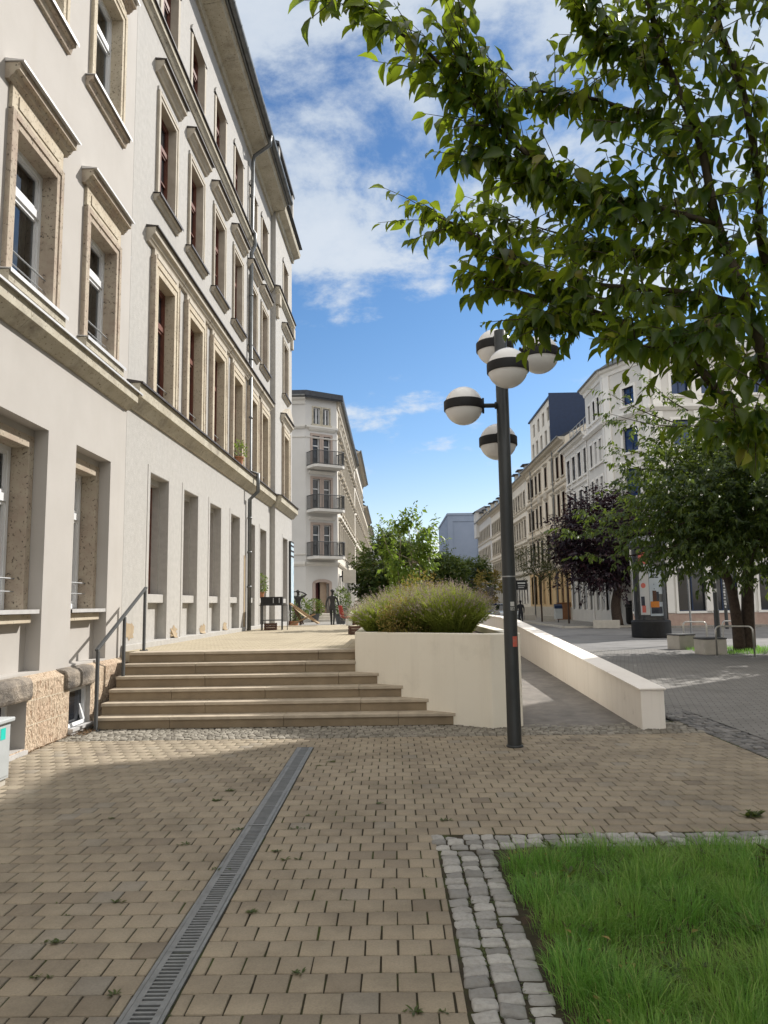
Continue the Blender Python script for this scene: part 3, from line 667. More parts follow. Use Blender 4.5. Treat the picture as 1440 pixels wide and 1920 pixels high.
# electrical cabinet
ec = thing('electrical_cabinet', 'low pale grey utility cabinet with a teal sticker standing against the plinth', 'utility cabinet', (-4.26, 6.2, 0))
mb = MB(); mb.box(.0, .555, 0, 1.18, .06, .585); mb.build('body', 'cabinet_grey', ec, bevel=.008)
mb = MB(); mb.box(-.0, .585, -.03, 1.21, .588, .628); mb.build('lid', 'cabinet_grey', ec, bevel=.01)
mb = MB(); mb.box(.02, .535, .02, 1.16, 0, .058); mb.build('base', 'concrete', ec)
mb = MB(); mb.box(.556, .562, .02, .585, .09, .56); mb.box(.556, .562, .595, 1.16, .09, .56); mb.build('door', 'cabinet_grey', ec, bevel=.002)
mb = MB(); mb.box(.5635, .565, .98, 1.07, .44, .545); mb.build('sticker', 'sticker_teal', ec)
mb = MB(); mb.box(.563, .58, .86, .90, .44, .51); mb.build('handle', 'black', ec, bevel=.003)
# ------------------------------------------------------------------ building kit (local x along the facade, -y outward)
def window_unit(parent, w, z0, z1, y, fmat, pmat, loc, style='T', fw=.06, rail=None):
    """frame with panes centred on loc.x"""
    mb = MB(); a, b = -w/2, w/2; d = .07
    mb.box(a, a+fw, y, y+d, z0, z1); mb.box(b-fw, b, y, y+d, z0, z1); mb.box(a+fw, b-fw, y, y+d, z0, z0+fw*1.2); mb.box(a+fw, b-fw, y, y+d, z1-fw, z1)
    h = z1-z0; zt = z0+h*.68; i0, i1 = a+fw, b-fw
    if 'T' in style:
        mb.box(i0, i1, y-.012, y+d, zt-.05, zt+.05)
        for (p, q) in ((z0+fw*1.2, zt-.05), (zt+.05, z1-fw)):
            g = .045; y2 = y+.012
            mb.box(i0+.002, i0+g, y2, y+d-.01, p+.002, q-.002); mb.box(i1-g, i1-.002, y2, y+d-.01, p+.002, q-.002)
            mb.box(i0+g, i1-g, y2, y+d-.01, p+.002, p+g); mb.box(i0+g, i1-g, y2, y+d-.01, q-g, q-.002)
    if 'C' in style:
        mb.box(-.045, .045, y-.008, y+d-.005, z0+fw*1.2, (zt-.05) if 'T' in style else z1-fw)
    if 'X' in style:
        mb.box(i0, i1, y+.01, y+d-.012, z0+h*.34, z0+h*.34+.03)
    o = mb.build('window', fmat, parent, loc=loc)
    mb = MB(); mb.quad((a+.01, y+.045, z0+.01), (b-.01, y+.045, z0+.01), (b-.01, y+.045, z1-.01), (a+.01, y+.045, z1-.01)); mb.build('pane', 'clear_glass' if pmat == 'pane_curtain' else pmat, o)
    if pmat == 'pane_curtain':      # two drawn-back net curtains behind the glass
        for (p, q) in ((a+.03, a+w*.42), (b-w*.34, b-.03)):
            mb = MB(); n = 40
            for k in range(n+1):
                x = p+(q-p)*k/n; yy = y+.20+.022*math.sin(k*1.15+p*9)+.012*math.sin(k*.47); mb.v += [(x, yy, z0+.02), (x, yy+.01*math.sin(k), z1-.02)]
            mb.f = [(2*k, 2*k+2, 2*k+3, 2*k+1) for k in range(n)]; mb.m = [0]*n; mb.build('curtain', 'curtain', o, smooth=True)
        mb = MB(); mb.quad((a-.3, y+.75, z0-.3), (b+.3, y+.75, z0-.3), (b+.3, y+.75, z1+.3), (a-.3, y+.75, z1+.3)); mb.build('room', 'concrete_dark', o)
    if rail is not None:
        mb = MB(); mb.tube([(-w/2-.05, rail, z0+.38), (w/2+.05, rail, z0+.38)], .011, 6); mb.tube([(-w/2-.05, rail, z0+.22), (w/2+.05, rail, z0+.22)], .008, 6)
        mb.build('guard_rail', 'steel', o)
    return o
def surround(parent, w, z0, z1, loc, mat, sw=.16, out=.05, dep=.30, frieze=0, fr_mat=None, hood=0, hood_w=None, gap=0, sill=.13, sill_w=None, cap='zinc_cap', edge='cap_dark', sill_cap=True, hoodmat=None):
    a, b = -w/2, w/2; mb = MB()
    mb.box(a-sw, a, -out, dep, z0, z1+sw); mb.box(b, b+sw, -out, dep, z0, z1+sw); mb.box(a+.0005, b-.0005, -out+.0015, dep-.001, z1, z1+sw-.001)
    if out > .03:
        mb.box(a-sw-.012, a-sw*.55, -out-.018, -out+.01, z0+.001, z1+sw+.012); mb.box(b+sw*.55, b+sw+.012, -out-.018, -out+.01, z0+.001, z1+sw+.012); mb.box(a-sw*.55+.001, b+sw*.55-.001, -out-.017, -out+.01, z1+sw*.55, z1+sw+.011)
    o = mb.build('window_surround', mat, parent, loc=loc, bevel=.004)
    zt = z1+sw
    if frieze:
        mb = MB(); mb.box(a-sw, b+sw, -out+.006, .02, zt+.012, zt+frieze); mb.build('frieze', fr_mat or mat, o)
        mb = MB(); mb.box(a-sw+.14, b+sw-.14, -out-.008, -out+.004, zt+.012+frieze*.24, zt+frieze*.80); mb.build('panel', fr_mat or mat, o, bevel=.006)
    if hood:
        hw = (hood_w or w+2*sw+.10)/2; z = zt+frieze+gap; h = hood
        pr = [(0.01, z), (-.05, z), (-.08, z+h*.2), (-.095, z+h*.22), (-.125, z+h*.48), (-.17, z+h*.52), (-.175, z+h), (0.01, z+h)]
        mb = MB(); mb.profile(pr, -hw, hw); h_ = mb.build('hood', hoodmat or mat, o, bevel=.003)
        mb = MB(); mb.profile([(0.012, z+h+.002), (-.225, z+h+.002), (-.225, z+h-.016), (-.230, z+h-.016), (-.230, z+h+.012), (0.012, z+h+.045)], -hw-.018, hw+.018); mb.build('hood_flashing', cap, o)
    if sill:
        hw = (sill_w or w+2*sw+.04)/2
        pr = [(0.01, z0-sill-.03), (-.045, z0-sill-.03), (-.075, z0-sill*.55), (-.115, z0-sill*.5), (-.12, z0-.012), (.01, z0-.012)]
        mb = MB(); mb.profile(pr, -hw, hw); mb.build('sill', hoodmat or mat, o, bevel=.003)
        if sill_cap:
            mb = MB(); mb.profile([(dep, z0+.022), (-.15, z0-.010), (-.15, z0-.002), (dep, z0+.032)], -hw-.02, hw+.02)
            mb.box(-hw-.02, hw+.02, -.1535, -.1503, z0-.045, z0+.004); mb.build('sill_flashing', cap, o)
    return o
def clone(o, parent, du):
    c = copy_to(o, parent, (du, o.location.y, o.location.z))
    for g in list(o.children): copy_to(g, c)
    return c
def over(protos, parent, centres):
    """copies of the window parts built at the first centre, set at the others"""
    for u in centres[1:]:
        for o in protos: clone(o, parent, u)

# ------------------------------------------------------------------ the near house, beige render over a rough stone base
nb = thing('apartment_house', 'near beige rendered apartment house with sandstone window surrounds and rough stone base', 'apartment building', (-4.4, 0, 0), PI/2)
NC = [10.91, 8.745, 6.47, 4.24, 2.0, -.2]; hw = {10.91: .645}
ops = []
for c in NC:
    h = .645 if c == 10.91 else .665
    ops += [(c-h, c+h, .90, 3.95, .19)]
    ops += [(c-.54, c+.54, 5.50, 7.36, .3), (c-.54, c+.54, 9.50, 11.50, .3), (c-.54, c+.54, 12.95, 14.75, .3)]
mb = MB(); mb.wall(-4, 12.2, .86, 16.0, ops)
for c in NC:      # parapet panel below each ground-floor window, set back in its niche
    h = .645 if c == 10.91 else .665
    mb.wall(c-h, c+h, .90, 3.95, [(c-h+.07, c+h-.07, 1.64, 3.80, .34)], y=.19)
mb.quad((-4, 0, 0), (-4, 14, 0), (-4, 14, 16), (-4, 0, 16)); mb.quad((12.2, 14, 0), (12.2, .6, 0), (12.2, .6, 16), (12.2, 14, 16)); mb.quad((12.2, 14, 0), (-4, 14, 0), (-4, 14, 16), (12.2, 14, 16))
mb.build('wall', 'plaster_beige', nb)
# stone lining, sill and window of the ground floor
u0 = NC[0]; protos = []
mb = MB(); mb.box(-.66, -.53, .175, .52, 1.645, 3.86); mb.box(.53, .66, .175, .52, 1.645, 3.86); mb.box(-.5295, .5295, .177, .518, 3.70, 3.859)
s_ = mb.build('window_surround', 'sandstone', nb, loc=(u0, 0, 0), bevel=.006); protos.append(s_)
mb = MB(); mb.box(-.54, .54, .07, .195, 1.49, 1.60); mb.build('sill', 'sandstone_pale', s_, bevel=.008)
mb = MB(); mb.box(-.60, .60, .0, .50, 1.645, 1.653); mb.box(-.60, .60, -.004, -.0005, 1.605, 1.656); mb.build('sill_flashing', 'zinc_cap', s_)
protos.append(window_unit(nb, 1.02, 1.66, 3.70, .40, 'frame_white', 'pane_curtain', (u0, 0, 0), 'T', rail=.30))
over(protos, nb, NC)
protos = [surround(nb, 1.04, 5.50, 7.34, (u0, 0, 0), 'sandstone', .16, .05, .34, .30, 'sandstone_pale', .20, 1.58, sill=.0),
          window_unit(nb, 1.04, 5.53, 7.34, .15, 'frame_white', 'pane_curtain', (u0, 0, 0), 'T', rail=.06)]
mb = MB(); mb.profile([(.3, 5.522), (-.16, 5.492), (-.16, 5.50), (.3, 5.532)], -.76, .76); mb.box(-.76, .76, -.1635, -.1603, 5.455, 5.506); mb.build('sill_flashing', 'zinc_cap', protos[0])
mb = MB(); mb.box(-.74, .74, -.13, .02, 5.36, 5.488); mb.build('sill', 'sandstone_grey', protos[0])
over(protos, nb, NC)
protos = [surround(nb, 1.04, 9.50, 11.48, (u0, 0, 0), 'sandstone_pale', .15, .04, .34, .16, 'sandstone_pale', .18, 1.52, sill=.14, sill_w=1.56, hoodmat='sandstone'),
          window_unit(nb, 1.04, 9.53, 11.48, .15, 'frame_white', 'pane_curtain', (u0, 0, 0), 'T')]
over(protos, nb, NC)
protos = [surround(nb, 1.04, 12.95, 14.74, (u0, 0, 0), 'sandstone_pale', .15, .04, .34, sill=.14, sill_w=1.5), window_unit(nb, 1.04, 12.98, 14.74, .15, 'frame_white', 'pane_dark', (u0, 0, 0), 'T')]
over(protos, nb, NC)
mb = MB()   # string course above the ground floor
x = -4
for nx_ in (-1.4, 1.0, 3.6, 6.1, 8.45, 10.9, 12.2):
    mb.profile([(.01, 4.945), (-.035, 4.945), (-.16, 5.065), (-.185, 5.07), (-.19, 5.235), (.01, 5.235)], x+.002, nx_-.002); x = nx_
bd = mb.build('string_course', 'sandstone_grey', nb, bevel=.003)
mb = MB(); mb.profile([(.01, 5.238), (-.235, 5.238), (-.235, 5.220), (-.240, 5.220), (-.240, 5.249), (.01, 5.30)], -4, 12.29); mb.build('flashing', 'zinc_cap', bd)
# rough stone base with cellar windows
bops = [(c-.46, c+.30 if c != 10.91 else c-.12, .06, .60, .34) for c in NC]
bops[0] = (10.02, 10.72, .04, .60, .34); bops[1] = (8.05, 8.86, .06, .60, .34)
mb = MB(); y = -.125
mb.wall(-4, 12.2, 0, .80, bops, y=y, rmi=1); mb.quad((-4, y, .80), (12.2, y, .80), (12.2, .01, .875), (-4, .01, .875)); mb.quad((12.2, y, 0), (12.2, .6, 0), (12.2, .6, .875), (12.2, y, .80))
mb.build('stone_base', ['rusticated', 'plaster_beige'], nb)
for (a, b, _, _, _) in bops:
    mb = MB(); mb.profile([(y+.3, .60), (y-.035, .60), (y-.055, .66), (y-.05, .80), (y-.02, .86), (.02, .885), (.02, .60)], a-.16, b+.06); o = mb.build('lintel_stone', 'sooty_stone', nb, bevel=.03)
# mortar joints of the base
mb = MB()
for z in (.30, .585):
    for (p, q) in ((8.86, 10.02), (10.72, 12.2), (6.8, 8.05)): mb.box(p+.01, q-.01, y-.0015, y+.004, z, z+.010)
for (u, z0, z1) in ((9.42, .585, .79), (9.15, .0, .30), (9.75, .0, .30), (9.5, .31, .585), (11.3, .3, .585), (11.0, 0, .3)): mb.box(u, u+.009, y-.0012, y+.004, z0, z1)
mb.build('mortar_joint', 'sandstone_pale', nb)
for (a, b, c, d, _), tilt in zip(bops, (1, 0, 0, 0, 0, 0)):
    mb = MB(); mb.box(a, b, y-.04, y+.34, .0, .045); sl_ = mb.build('cellar_sill', 'zinc_cap', nb)
    f = window_unit(nb, b-a, .05, .60, -.06 if tilt else .10, 'frame_white', 'pane_dark', ((a+b)/2, 0, 0), 'C' if not tilt else '', fw=.05)
    if tilt:      # the sash hangs open, tipped inwards
        mb = MB(); w = b-a-.12
        for (p, q, r, s) in ((-w/2, -w/2+.05, 0, .46), (w/2-.05, w/2, 0, .46), (-w/2+.05, w/2-.05, 0, .05), (-w/2+.05, w/2-.05, .41, .46)): mb.box(p, q, -.02, .02, r, s)
        sh = mb.build('tilted_sash', 'frame_white', f, loc=(0, -.075, .085)); sh.rotation_euler = (-.30, 0, 0)
        mb = MB(); mb.box(-.35, .35, -.03, .10, .0, .05); mb.box(-.35, .35, -.05, .02, .051, .09); mb.build('sill_step', 'zinc_cap', f, loc=(0, -.14, .0))
mb = MB(); mb.profile([(-.62, 16.15), (7, 21), (14.3, 16.1)], -4, 12.2); mb.build('roof', 'slate', nb)
mb = MB(); mb.profile([(.01, 15.5), (-.06, 15.5), (-.12, 15.8), (-.5, 15.9), (-.6, 16.14), (.01, 16.14)], -4, 12.19); mb.build('cornice', 'sandstone_grey', nb)

# ------------------------------------------------------------------ the middle house, whitish render, brown windows
sl_ang = math.atan(.02)
mh = thing('apartment_house', 'long whitish weathered apartment house with projecting window hoods and a zinc gutter, beside the terrace', 'apartment building', (-4.4, 12.2, 0), PI/2-sl_ang)
MC = [1.735, 3.81, 5.90, 8.02, 10.12, 11.98]; CC = 15.35; P = -.17; UE = 16.98
def mops(c): return [(c-.525, c+.525, 1.06, 4.10, .17), (c-.5, c+.5, 5.50, 7.93, .3), (c-.49, c+.49, 9.42, 11.50, .3), (c-.5, c+.5, 13.02, 14.72, .3)]
mb = MB(); mb.wall(.006, 13.25, .0, 16.0, [o for c in MC for o in mops(c)])
for c in MC: mb.wall(c-.525, c+.525, 1.06, 4.10, [(c-.47, c+.47, 1.90, 3.98, .22)], y=.17)
mb.wall(13.25, UE, .0, 16.0, mops(CC), y=P); mb.wall(CC-.525, CC+.525, 1.06, 4.10, [(CC-.47, CC+.47, 1.90, 3.98, .22)], y=P+.17)
mb.quad((13.25, P, 0), (13.25, 0, 0), (13.25, 0, 16), (13.25, P, 16)); mb.quad((UE, P, 0), (UE, 14, 0), (UE, 14, 16), (UE, P, 16)); mb.quad((.006, 14, 0), (UE, 14, 0), (UE, 14, 16), (.006, 14, 16)); mb.quad((.006, .4, 0), (.006, 14, 0), (.006, 14, 16), (.006, .4, 16))
mb.build('wall', 'plaster_white', mh)
def mid_windows(cs, yo):
    u = cs[0]; lc = (u, yo, 0); pr = []
    mb = MB(); w = .525
    for (p, q, r, s) in ((-w-.13, -w-.005, 1.0, 4.24), (w+.005, w+.13, 1.0, 4.24), (-w-.005, w+.005, 4.11, 4.24)): mb.box(p, q, -.010, .005, r, s)
    o = mb.build('window_surround', 'plaster_white', mh, loc=lc, bevel=.003); pr.append(o)
    mb = MB(); mb.box(-.52, .52, .05, .175, 1.74, 1.90); mb.build('sill', 'plaster_white', o, bevel=.01)
    pr.append(window_unit(mh, .94, 1.9, 3.97, .30, 'frame_brown', 'pane_brown', lc, 'TC'))
    pr.append(surround(mh, .98, 5.48, 7.90, lc, 'sandstone_pale', .24, .07, .33, .18, 'trim_stone', .27, 2.06, sill=0, cap='cap_dark', edge='cap_dark', hoodmat='trim_stone'))
    for sx in (-.7425, .7425):
        mb = MB(); mb.box(sx-.0175, sx+.0175, -.10, .01, 5.45, 8.18); mb.build('pilaster_strip', 'sandstone', pr[-1])
    pr.append(window_unit(mh, .98, 5.50, 7.90, .13, 'frame_brown', 'pane_dark', lc, 'TC', rail=.06))
    pr.append(surround(mh, .96, 9.44, 11.48, lc, 'trim_stone', .13, .04, .33, .10, 'plaster_white', .24, 1.52, gap=.18, sill=.12, sill_w=1.42, cap='cap_dark', edge='cap_dark', hoodmat='trim_stone'))
    pr.append(window_unit(mh, .96, 9.46, 11.48, .13, 'frame_brown', 'pane_dark', lc, 'TCX'))
    # top floor: segmental head
    mb = MB(); w = .49
    arc = [(w*math.sin(t), 14.55+.17*math.cos(t*PI/2/ (PI/2))) for t in np.linspace(-PI/2, PI/2, 9)]
    mb.box(-w-.12, -w, -.03, .3, 13.03, 14.57); mb.box(w, w+.12, -.03, .3, 13.03, 14.57)
    top = [(x*(1+.12/w), z+.13) for x, z in arc]
    for (p, q, r, s) in zip(arc, arc[1:], top, top[1:]):
        vs = [(p[0], -.03, p[1]), (q[0], -.03, q[1]), (s[0], -.03, s[1]), (r[0], -.03, r[1])]; vs += [(x, .3, z) for x, _, z in vs]
        mb.add(vs, [(0, 1, 2, 3), (0, 4, 5, 1), (2, 6, 7, 3), (4, 7, 6, 5)])
    o = mb.build('window_surround', 'trim_stone', mh, loc=lc); pr.append(o)
    mb = MB(); mb.add([(w*1.34*math.sin(t), -.045, 14.62+.36*math.cos(t)) for t in np.linspace(-PI/2, PI/2, 11)]+[(w*1.34*math.sin(t), .0, 14.62+.36*math.cos(t)) for t in np.linspace(-PI/2, PI/2, 11)],
                      [tuple(range(11))]+[(i, i+1, 12+i, 11+i) for i in range(10)]); mb.build('arched_hood', 'plaster_white', o)
    pr.append(window_unit(mh, .96, 13.04, 14.68, .14, 'frame_brown', 'pane_dark', lc, 'TC'))
    for c in cs[1:]:
        for o in pr: clone(o, mh, c)
mid_windows(MC, 0)
mid_windows([CC], P)
# pediment over the corner window of the first floor
mb = MB(); z = 8.62; mb.add([(CC-1.0, P-.2, z), (CC+1.0, P-.2, z), (CC, P-.2, z+.42), (CC-1.0, P+.01, z), (CC+1.0, P+.01, z), (CC, P+.01, z+.42)], [(0, 1, 2), (0, 2, 5, 3), (1, 4, 5, 2), (0, 3, 4, 1)]); mb.build('pediment', 'trim_stone', mh, bevel=.01)
def course(name, z, h, out, mat, u0, u1, base, joints=(), cap=None):
    mb = MB(); xs = [u0, *joints, u1]
    for a, b in zip(xs, xs[1:]): mb.profile([(base+.01, z), (base-out*.2, z), (base-out*.78, z+h*.42), (base-out*.92, z+h*.44), (base-out*.95, z+h), (base+.01, z+h)], a+.002, b-.002)
    o = mb.build(name, mat, mh, bevel=.003)
    if cap:
        mb = MB(); mb.profile([(base+.01, z+h+.003), (base-out-.035, z+h+.003), (base-out-.035, z+h-.018), (base-out-.04, z+h-.018), (base-out-.04, z+h+.014), (base+.01, z+h+.07)], u0-.02, u1); mb.build('flashing', cap, o)
course('string_course', 5.02, .40, .24, 'sandstone_grey', -.03, 13.2, 0, (2.2, 4.6, 5.9, 7.1, 9.6, 11.3), 'cap_dark')
course('string_course', 5.02, .40, .24, 'sandstone_grey', 13.22, UE+.16, P, (15.2,), 'cap_dark')
course('string_course', 12.72, .24, .13, 'sandstone_grey', .01, 13.2, 0, (1.9, 3.4, 5.6, 7.7, 10.1), 'cap_dark')
course('string_course', 12.72, .24, .15, 'sandstone_grey', 13.22, UE+.1, P, (), 'cap_dark')
for u in (13.42, 16.78):
    mb = MB(); mb.box(u-.17, u+.17, P-.16, P+.01, 12.3, 12.715); mb.box(u-.12, u+.12, P-.10, P+.01, 11.85, 12.299); mb.build('bracket', 'trim_stone', mh, bevel=.02)
# eaves: box cornice with joints, gutter
for (a, b, base) in ((.01, 13.22, 0), (13.24, UE+.1, P)):
    mb = MB(); xs = list(np.arange(a, b-.6, 1.9))+[b]
    for p, q in zip(xs, xs[1:]): w_ = .62 if base else 1; mb.profile([(base+.01, 15.62), (base-.07, 15.62), (base-.10, 15.78), (base-.52*w_, 15.84), (base-.58*w_, 15.99), (base+.01, 15.99)], p+.006, q-.006)
    mb.build('cornice', 'sandstone_grey', mh, bevel=.004)
    if base: continue
    mb = MB(); mb.profile([(base+.4, 16.25), (base-.60, 15.995), (base-.64, 15.995), (base-.64, 16.04), (base+.4, 16.30)], a, b); mb.build('eaves_board', 'zinc', mh)
    mb = MB(); n = 9; prof = [(base-.72+.085*math.cos(t), 16.07+.085*math.sin(t)) for t in np.linspace(PI, 2*PI, n)]; prof += [(y_+(-.0 if True else 0), z_) for y_, z_ in []]
    inner_ = [(base-.72+.078*math.cos(t), 16.072+.078*math.sin(t)) for t in np.linspace(2*PI, PI, n)]
    mb.profile(prof+inner_, a, b)
    for u in np.arange(a+.3, b, .75):
        for t0, t1 in zip(np.linspace(PI*.98, 2.02*PI, 7), np.linspace(PI*.98, 2.02*PI, 7)[1:]):
            q = [(base-.72+.092*math.cos(t), 16.07+.092*math.sin(t)) for t in (t0, t1)]
            mb.add([(u, *q[0]), (u+.035, *q[0]), (u+.035, *q[1]), (u, *q[1])], [(0, 1, 2, 3)])
    mb.build('gutter', 'zinc', mh)
mb = MB(); mb.profile([(-.62, 16.16), (5.2, 21.2), (14.3, 16.1)], .01, UE); mb.build('roof', 'slate', mh)
# dormer near the corner
mb = MB(); mb.box(13.35, UE-.05, P-.02, 3.2, 16.02, 18.4); dm = mb.build('dormer', 'trim_stone', mh)
mb = MB(); mb.profile([(P-.12, 18.42), (P-.13, 18.50), (3.4, 19.9), (3.4, 18.42)], 13.2, UE+.06); mb.box(12.95, 13.5, .15, .8, 18.0, 19.1); mb.build('dormer_roof', 'slate', dm)
for u in (14.1, 15.15, 16.2):
    mb = MB(); mb.box(u-.32, u+.32, P-.04, P-.021, 16.6, 18.1); mb.build('dormer_window', 'pane_dark', dm)
mb = MB(); mb.box(13.36, 13.62, P-.09, .15, 16.02, 18.41); mb.box(UE-.32, UE-.06, P-.09, .15, 16.02, 18.41); mb.build('dormer_pilaster', 'plaster_white', dm)
# downpipe with its bends
mb = MB(); u = 9.42; pts = [(u-.25, -.72, 16.0), (u-.22, -.70, 15.72), (u-.05, -.18, 15.48), (u, -.13, 15.3), (u, -.115, 13.1), (u, -.21, 12.95), (u, -.21, 12.6), (u, -.10, 12.35), (u, -.10, 5.6), (u, -.34, 5.5), (u, -.34, 4.98), (u, -.10, 4.75), (u, -.10, .96)]
mb.tube(pts, .058, 12)
for z in (14.2, 11.0, 9.0, 7.2, 4.2, 3.2, 2.2): mb.lathe([(.058, z-.03), (.070, z-.03), (.070, z+.03), (.058, z+.03)], u, -.10, 12)
mb.build('downpipe', 'zinc', mh, smooth=True)
mb = MB(); mb.box(u-.30, u-.14, -.012, .001, .97, 3.1); mb.build('rust_stained_strip', 'patch_ochre', mh)
# patches of fallen render low on the wall
for (u, z, w_, h_) in ((.35, 1.28, .25, .17), (2.75, 1.16, .28, .13), (4.85, 1.15, .3, .12), (6.95, 1.13, .26, .12)):
    mb = MB(); mb.add([(u+w_*random.uniform(.6, 1.15)*max(-.8, min(.8, 1.3*math.cos(t))), -.053 if z+h_*math.sin(t) < 1.05 else -.006, max(1.058, z+h_*random.uniform(.6, 1.2)*math.sin(t))) for t in np.linspace(0, 2*PI, 25)[:-1]], [tuple(range(24))]); mb.build('bare_patch', 'patch_ochre', mh)
mb = MB(); mb.box(.02, 9.2, -.05, .0, .90, 1.055); mb.box(9.6, 13.2, -.05, .0, .90, 1.055); mb.build('plinth', 'plaster_white', mh, bevel=.01)
# plant pot on a first-floor ledge
fp = thing('flower_pot', 'green plant in a terracotta pot on a first floor window ledge of the whitish house', 'potted plant', (-4.4+.14+.02*7.7, 12.2+7.75, 5.45))
mb = MB(); mb.lathe([(0, 0), (.10, 0), (.13, .2), (.145, .2), (.145, .235), (.12, .235), (.12, .2), (0, .2)], n=16); mb.build('pot', 'terracotta', fp)
# display banner by the corner
bn = thing('banner', 'tall narrow blue and white banner hung on the corner of the whitish house', 'banner', (-4.4+.22+.33, 12.2+16.7, 0))
mb = MB(); mb.box(-.02, .02, -.42, .42, 1.6, 4.05); mb.build('cloth', 'banner', bn)
mb = MB(); mb.box(-.16, .03, -.44, .44, 4.06, 4.10); mb.box(-.024, .024, -.42, .42, 1.54, 1.598); mb.box(-.03, .03, -.46, -.43, .96, 4.1); mb.build('bracket', 'dark_steel', bn)
mb = MB(); mb.box(-.03, .03, -.40, .40, 3.5, 3.56); mb.box(-.03, .03, -.40, .40, 3.7, 3.76); mb.box(-.03, .03, -.40, .40, 3.9, 3.96); mb.build('stripe', 'cloth_dark', bn)
# ------------------------------------------------------------------ simpler houses further off
def place(o, org, ang):
    l = o.location.copy(); c, s = math.cos(ang), math.sin(ang)
    o.location = (org[0]+c*l.x-s*l.y, org[1]+s*l.x+c*l.y, org[2]+l.z); o.rotation_euler = (0, 0, ang); return o
def far_window(parent, w, z0, z1, u, y, trim, fmat='frame_white', pmat='pane_dark', hood=0, sw=.13, dep=.2, bars='TC', name='window', sill=True, arch=False):
    """a window with its surround as one part and the pane as its sub-part"""
    a, b = -w/2, w/2; mb = MB()
    mb.box(a-sw, a, -.05, dep, z0, z1+sw, 0); mb.box(b, b+sw, -.05, dep, z0, z1+sw, 0); mb.box(a+.001, b-.001, -.048, dep-.01, z1, z1+sw-.002, 0)
    if sill: mb.box(a-sw-.05, b+sw+.05, -.12, dep, z0-.13, z0-.002, 0)
    if hood: mb.profile([(.01, z1+sw+.02), (-.06, z1+sw+.02), (-.2, z1+sw+.02+hood*.7), (-.2, z1+sw+.02+hood), (.01, z1+sw+.02+hood*1.2)], a-sw-.1, b+sw+.1, 0)
    if arch:
        n = 9; z = z1+sw+.02+hood
        pr = [(w*.5*math.cos(t), z+w*.55*math.sin(t)) for t in np.linspace(0, PI, n)]
        mb.add([(x, -.14, q) for x, q in pr]+[(x, .01, q) for x, q in pr], [tuple(range(n))]+[(i, i+1, n+i+1, n+i) for i in range(n-1)], 0)
    f = .055; y0 = dep-.07
    mb.box(a, a+f, y0, dep, z0, z1, 1); mb.box(b-f, b, y0, dep, z0, z1, 1); mb.box(a+f, b-f, y0, dep, z0, z0+f, 1); mb.box(a+f, b-f, y0, dep, z1-f, z1, 1)
    zt = z0+(z1-z0)*.68
    if 'T' in bars: mb.box(a+f, b-f, y0-.01, dep, zt-.03, zt+.03, 1)
    if 'C' in bars: mb.box(-.035, .035, y0-.005, dep, z0+f, z1-f, 1)
    o = mb.build(name, [trim, fmat], parent, loc=(u, y, 0))
    mb = MB(); mb.quad((a, dep-.02, z0), (b, dep-.02, z0), (b, dep-.02, z1), (a, dep-.02, z1)); mb.build('pane', pmat, o)
    return o
def facade(b, org, ang, length, H, floors, centres, wall, zb=0.0, skip=(), plinth=None, plinth_h=.9, courses=(), course_mat='trim_stone', cornice=None, dep=.2, ground=None):
    """wall with openings, windows, courses and cornice of one face of house b"""
    ops = []
    for k, f in enumerate(floors):
        for i, u in enumerate(centres):
            if (k, i) in skip: continue
            ops.append((u-f['w']/2, u+f['w']/2, f['z0'], f['z1'], dep))
    mb = MB()
    if ground:
        mb.wall(0, length, zb, ground[0], [o for o in ops if o[2] < ground[0]], mi=1); mb.wall(0, length, ground[0], H, [o for o in ops if o[2] >= ground[0]], mi=0)
    else: mb.wall(0, length, zb, H, ops)
    place(mb.build('wall', [wall, ground[1] if ground else wall], b), org, ang)
    for k, f in enumerate(floors):
        first = None
        for i, u in enumerate(centres):
            if (k, i) in skip: continue
            if first is None:
                first = far_window(b, f['w'], f['z0'], f['z1'], 0, 0, f.get('trim', 'trim_stone'), f.get('frame', 'frame_white'), f.get('pane', 'pane_dark'), f.get('hood', 0), f.get('sw', .13), dep, f.get('bars', 'TC'), sill=f.get('sill', True), arch=f.get('arch', False)); o = first
            else:
                o = copy_to(first, b)
                for g in list(first.children): copy_to(g, o)
            o.location = (u, 0, 0); place(o, org, ang)
    for (z, h, out) in courses:
        mb = MB(); mb.profile([(.01, z), (-out*.4, z), (-out, z+h*.5), (-out, z+h), (.01, z+h*1.15)], 0.003, length-.003); place(mb.build('string_course', course_mat, b), org, ang)
    if plinth:
        mb = MB(); mb.box(.002, length-.002, -.06, .0, zb, plinth_h); place(mb.build('plinth', plinth, b), org, ang)
    if cornice:
        z = H; o_ = cornice; mb = MB(); mb.profile([(.01, z-.5), (-.08, z-.5), (-.14, z-.28), (-o_*.8, z-.2), (-o_, z-.05), (-o_, z), (.01, z)], -.02, length+.02); place(mb.build('cornice', course_mat, b), org, ang)
        mb = MB(); mb.tube([(-.02, -o_-.07, z+.0), (length+.02, -o_-.07, z+.0)], .075, 8); place(mb.build('gutter', 'zinc', b), org, ang)
def roof(b, org, ang, length, H, depth, rh, over=.45, mat='slate', steep=None):
    mb = MB()
    pr = [(-over, H+.01), (depth/2, H+rh), (depth+.3, H+.01)] if not steep else [(-over, H+.01), (steep[0], H+steep[1]), (depth/2, H+rh), (depth+.3, H+.01)]
    mb.profile(pr, .004, length-.004); place(mb.build('roof', mat, b), org, ang)
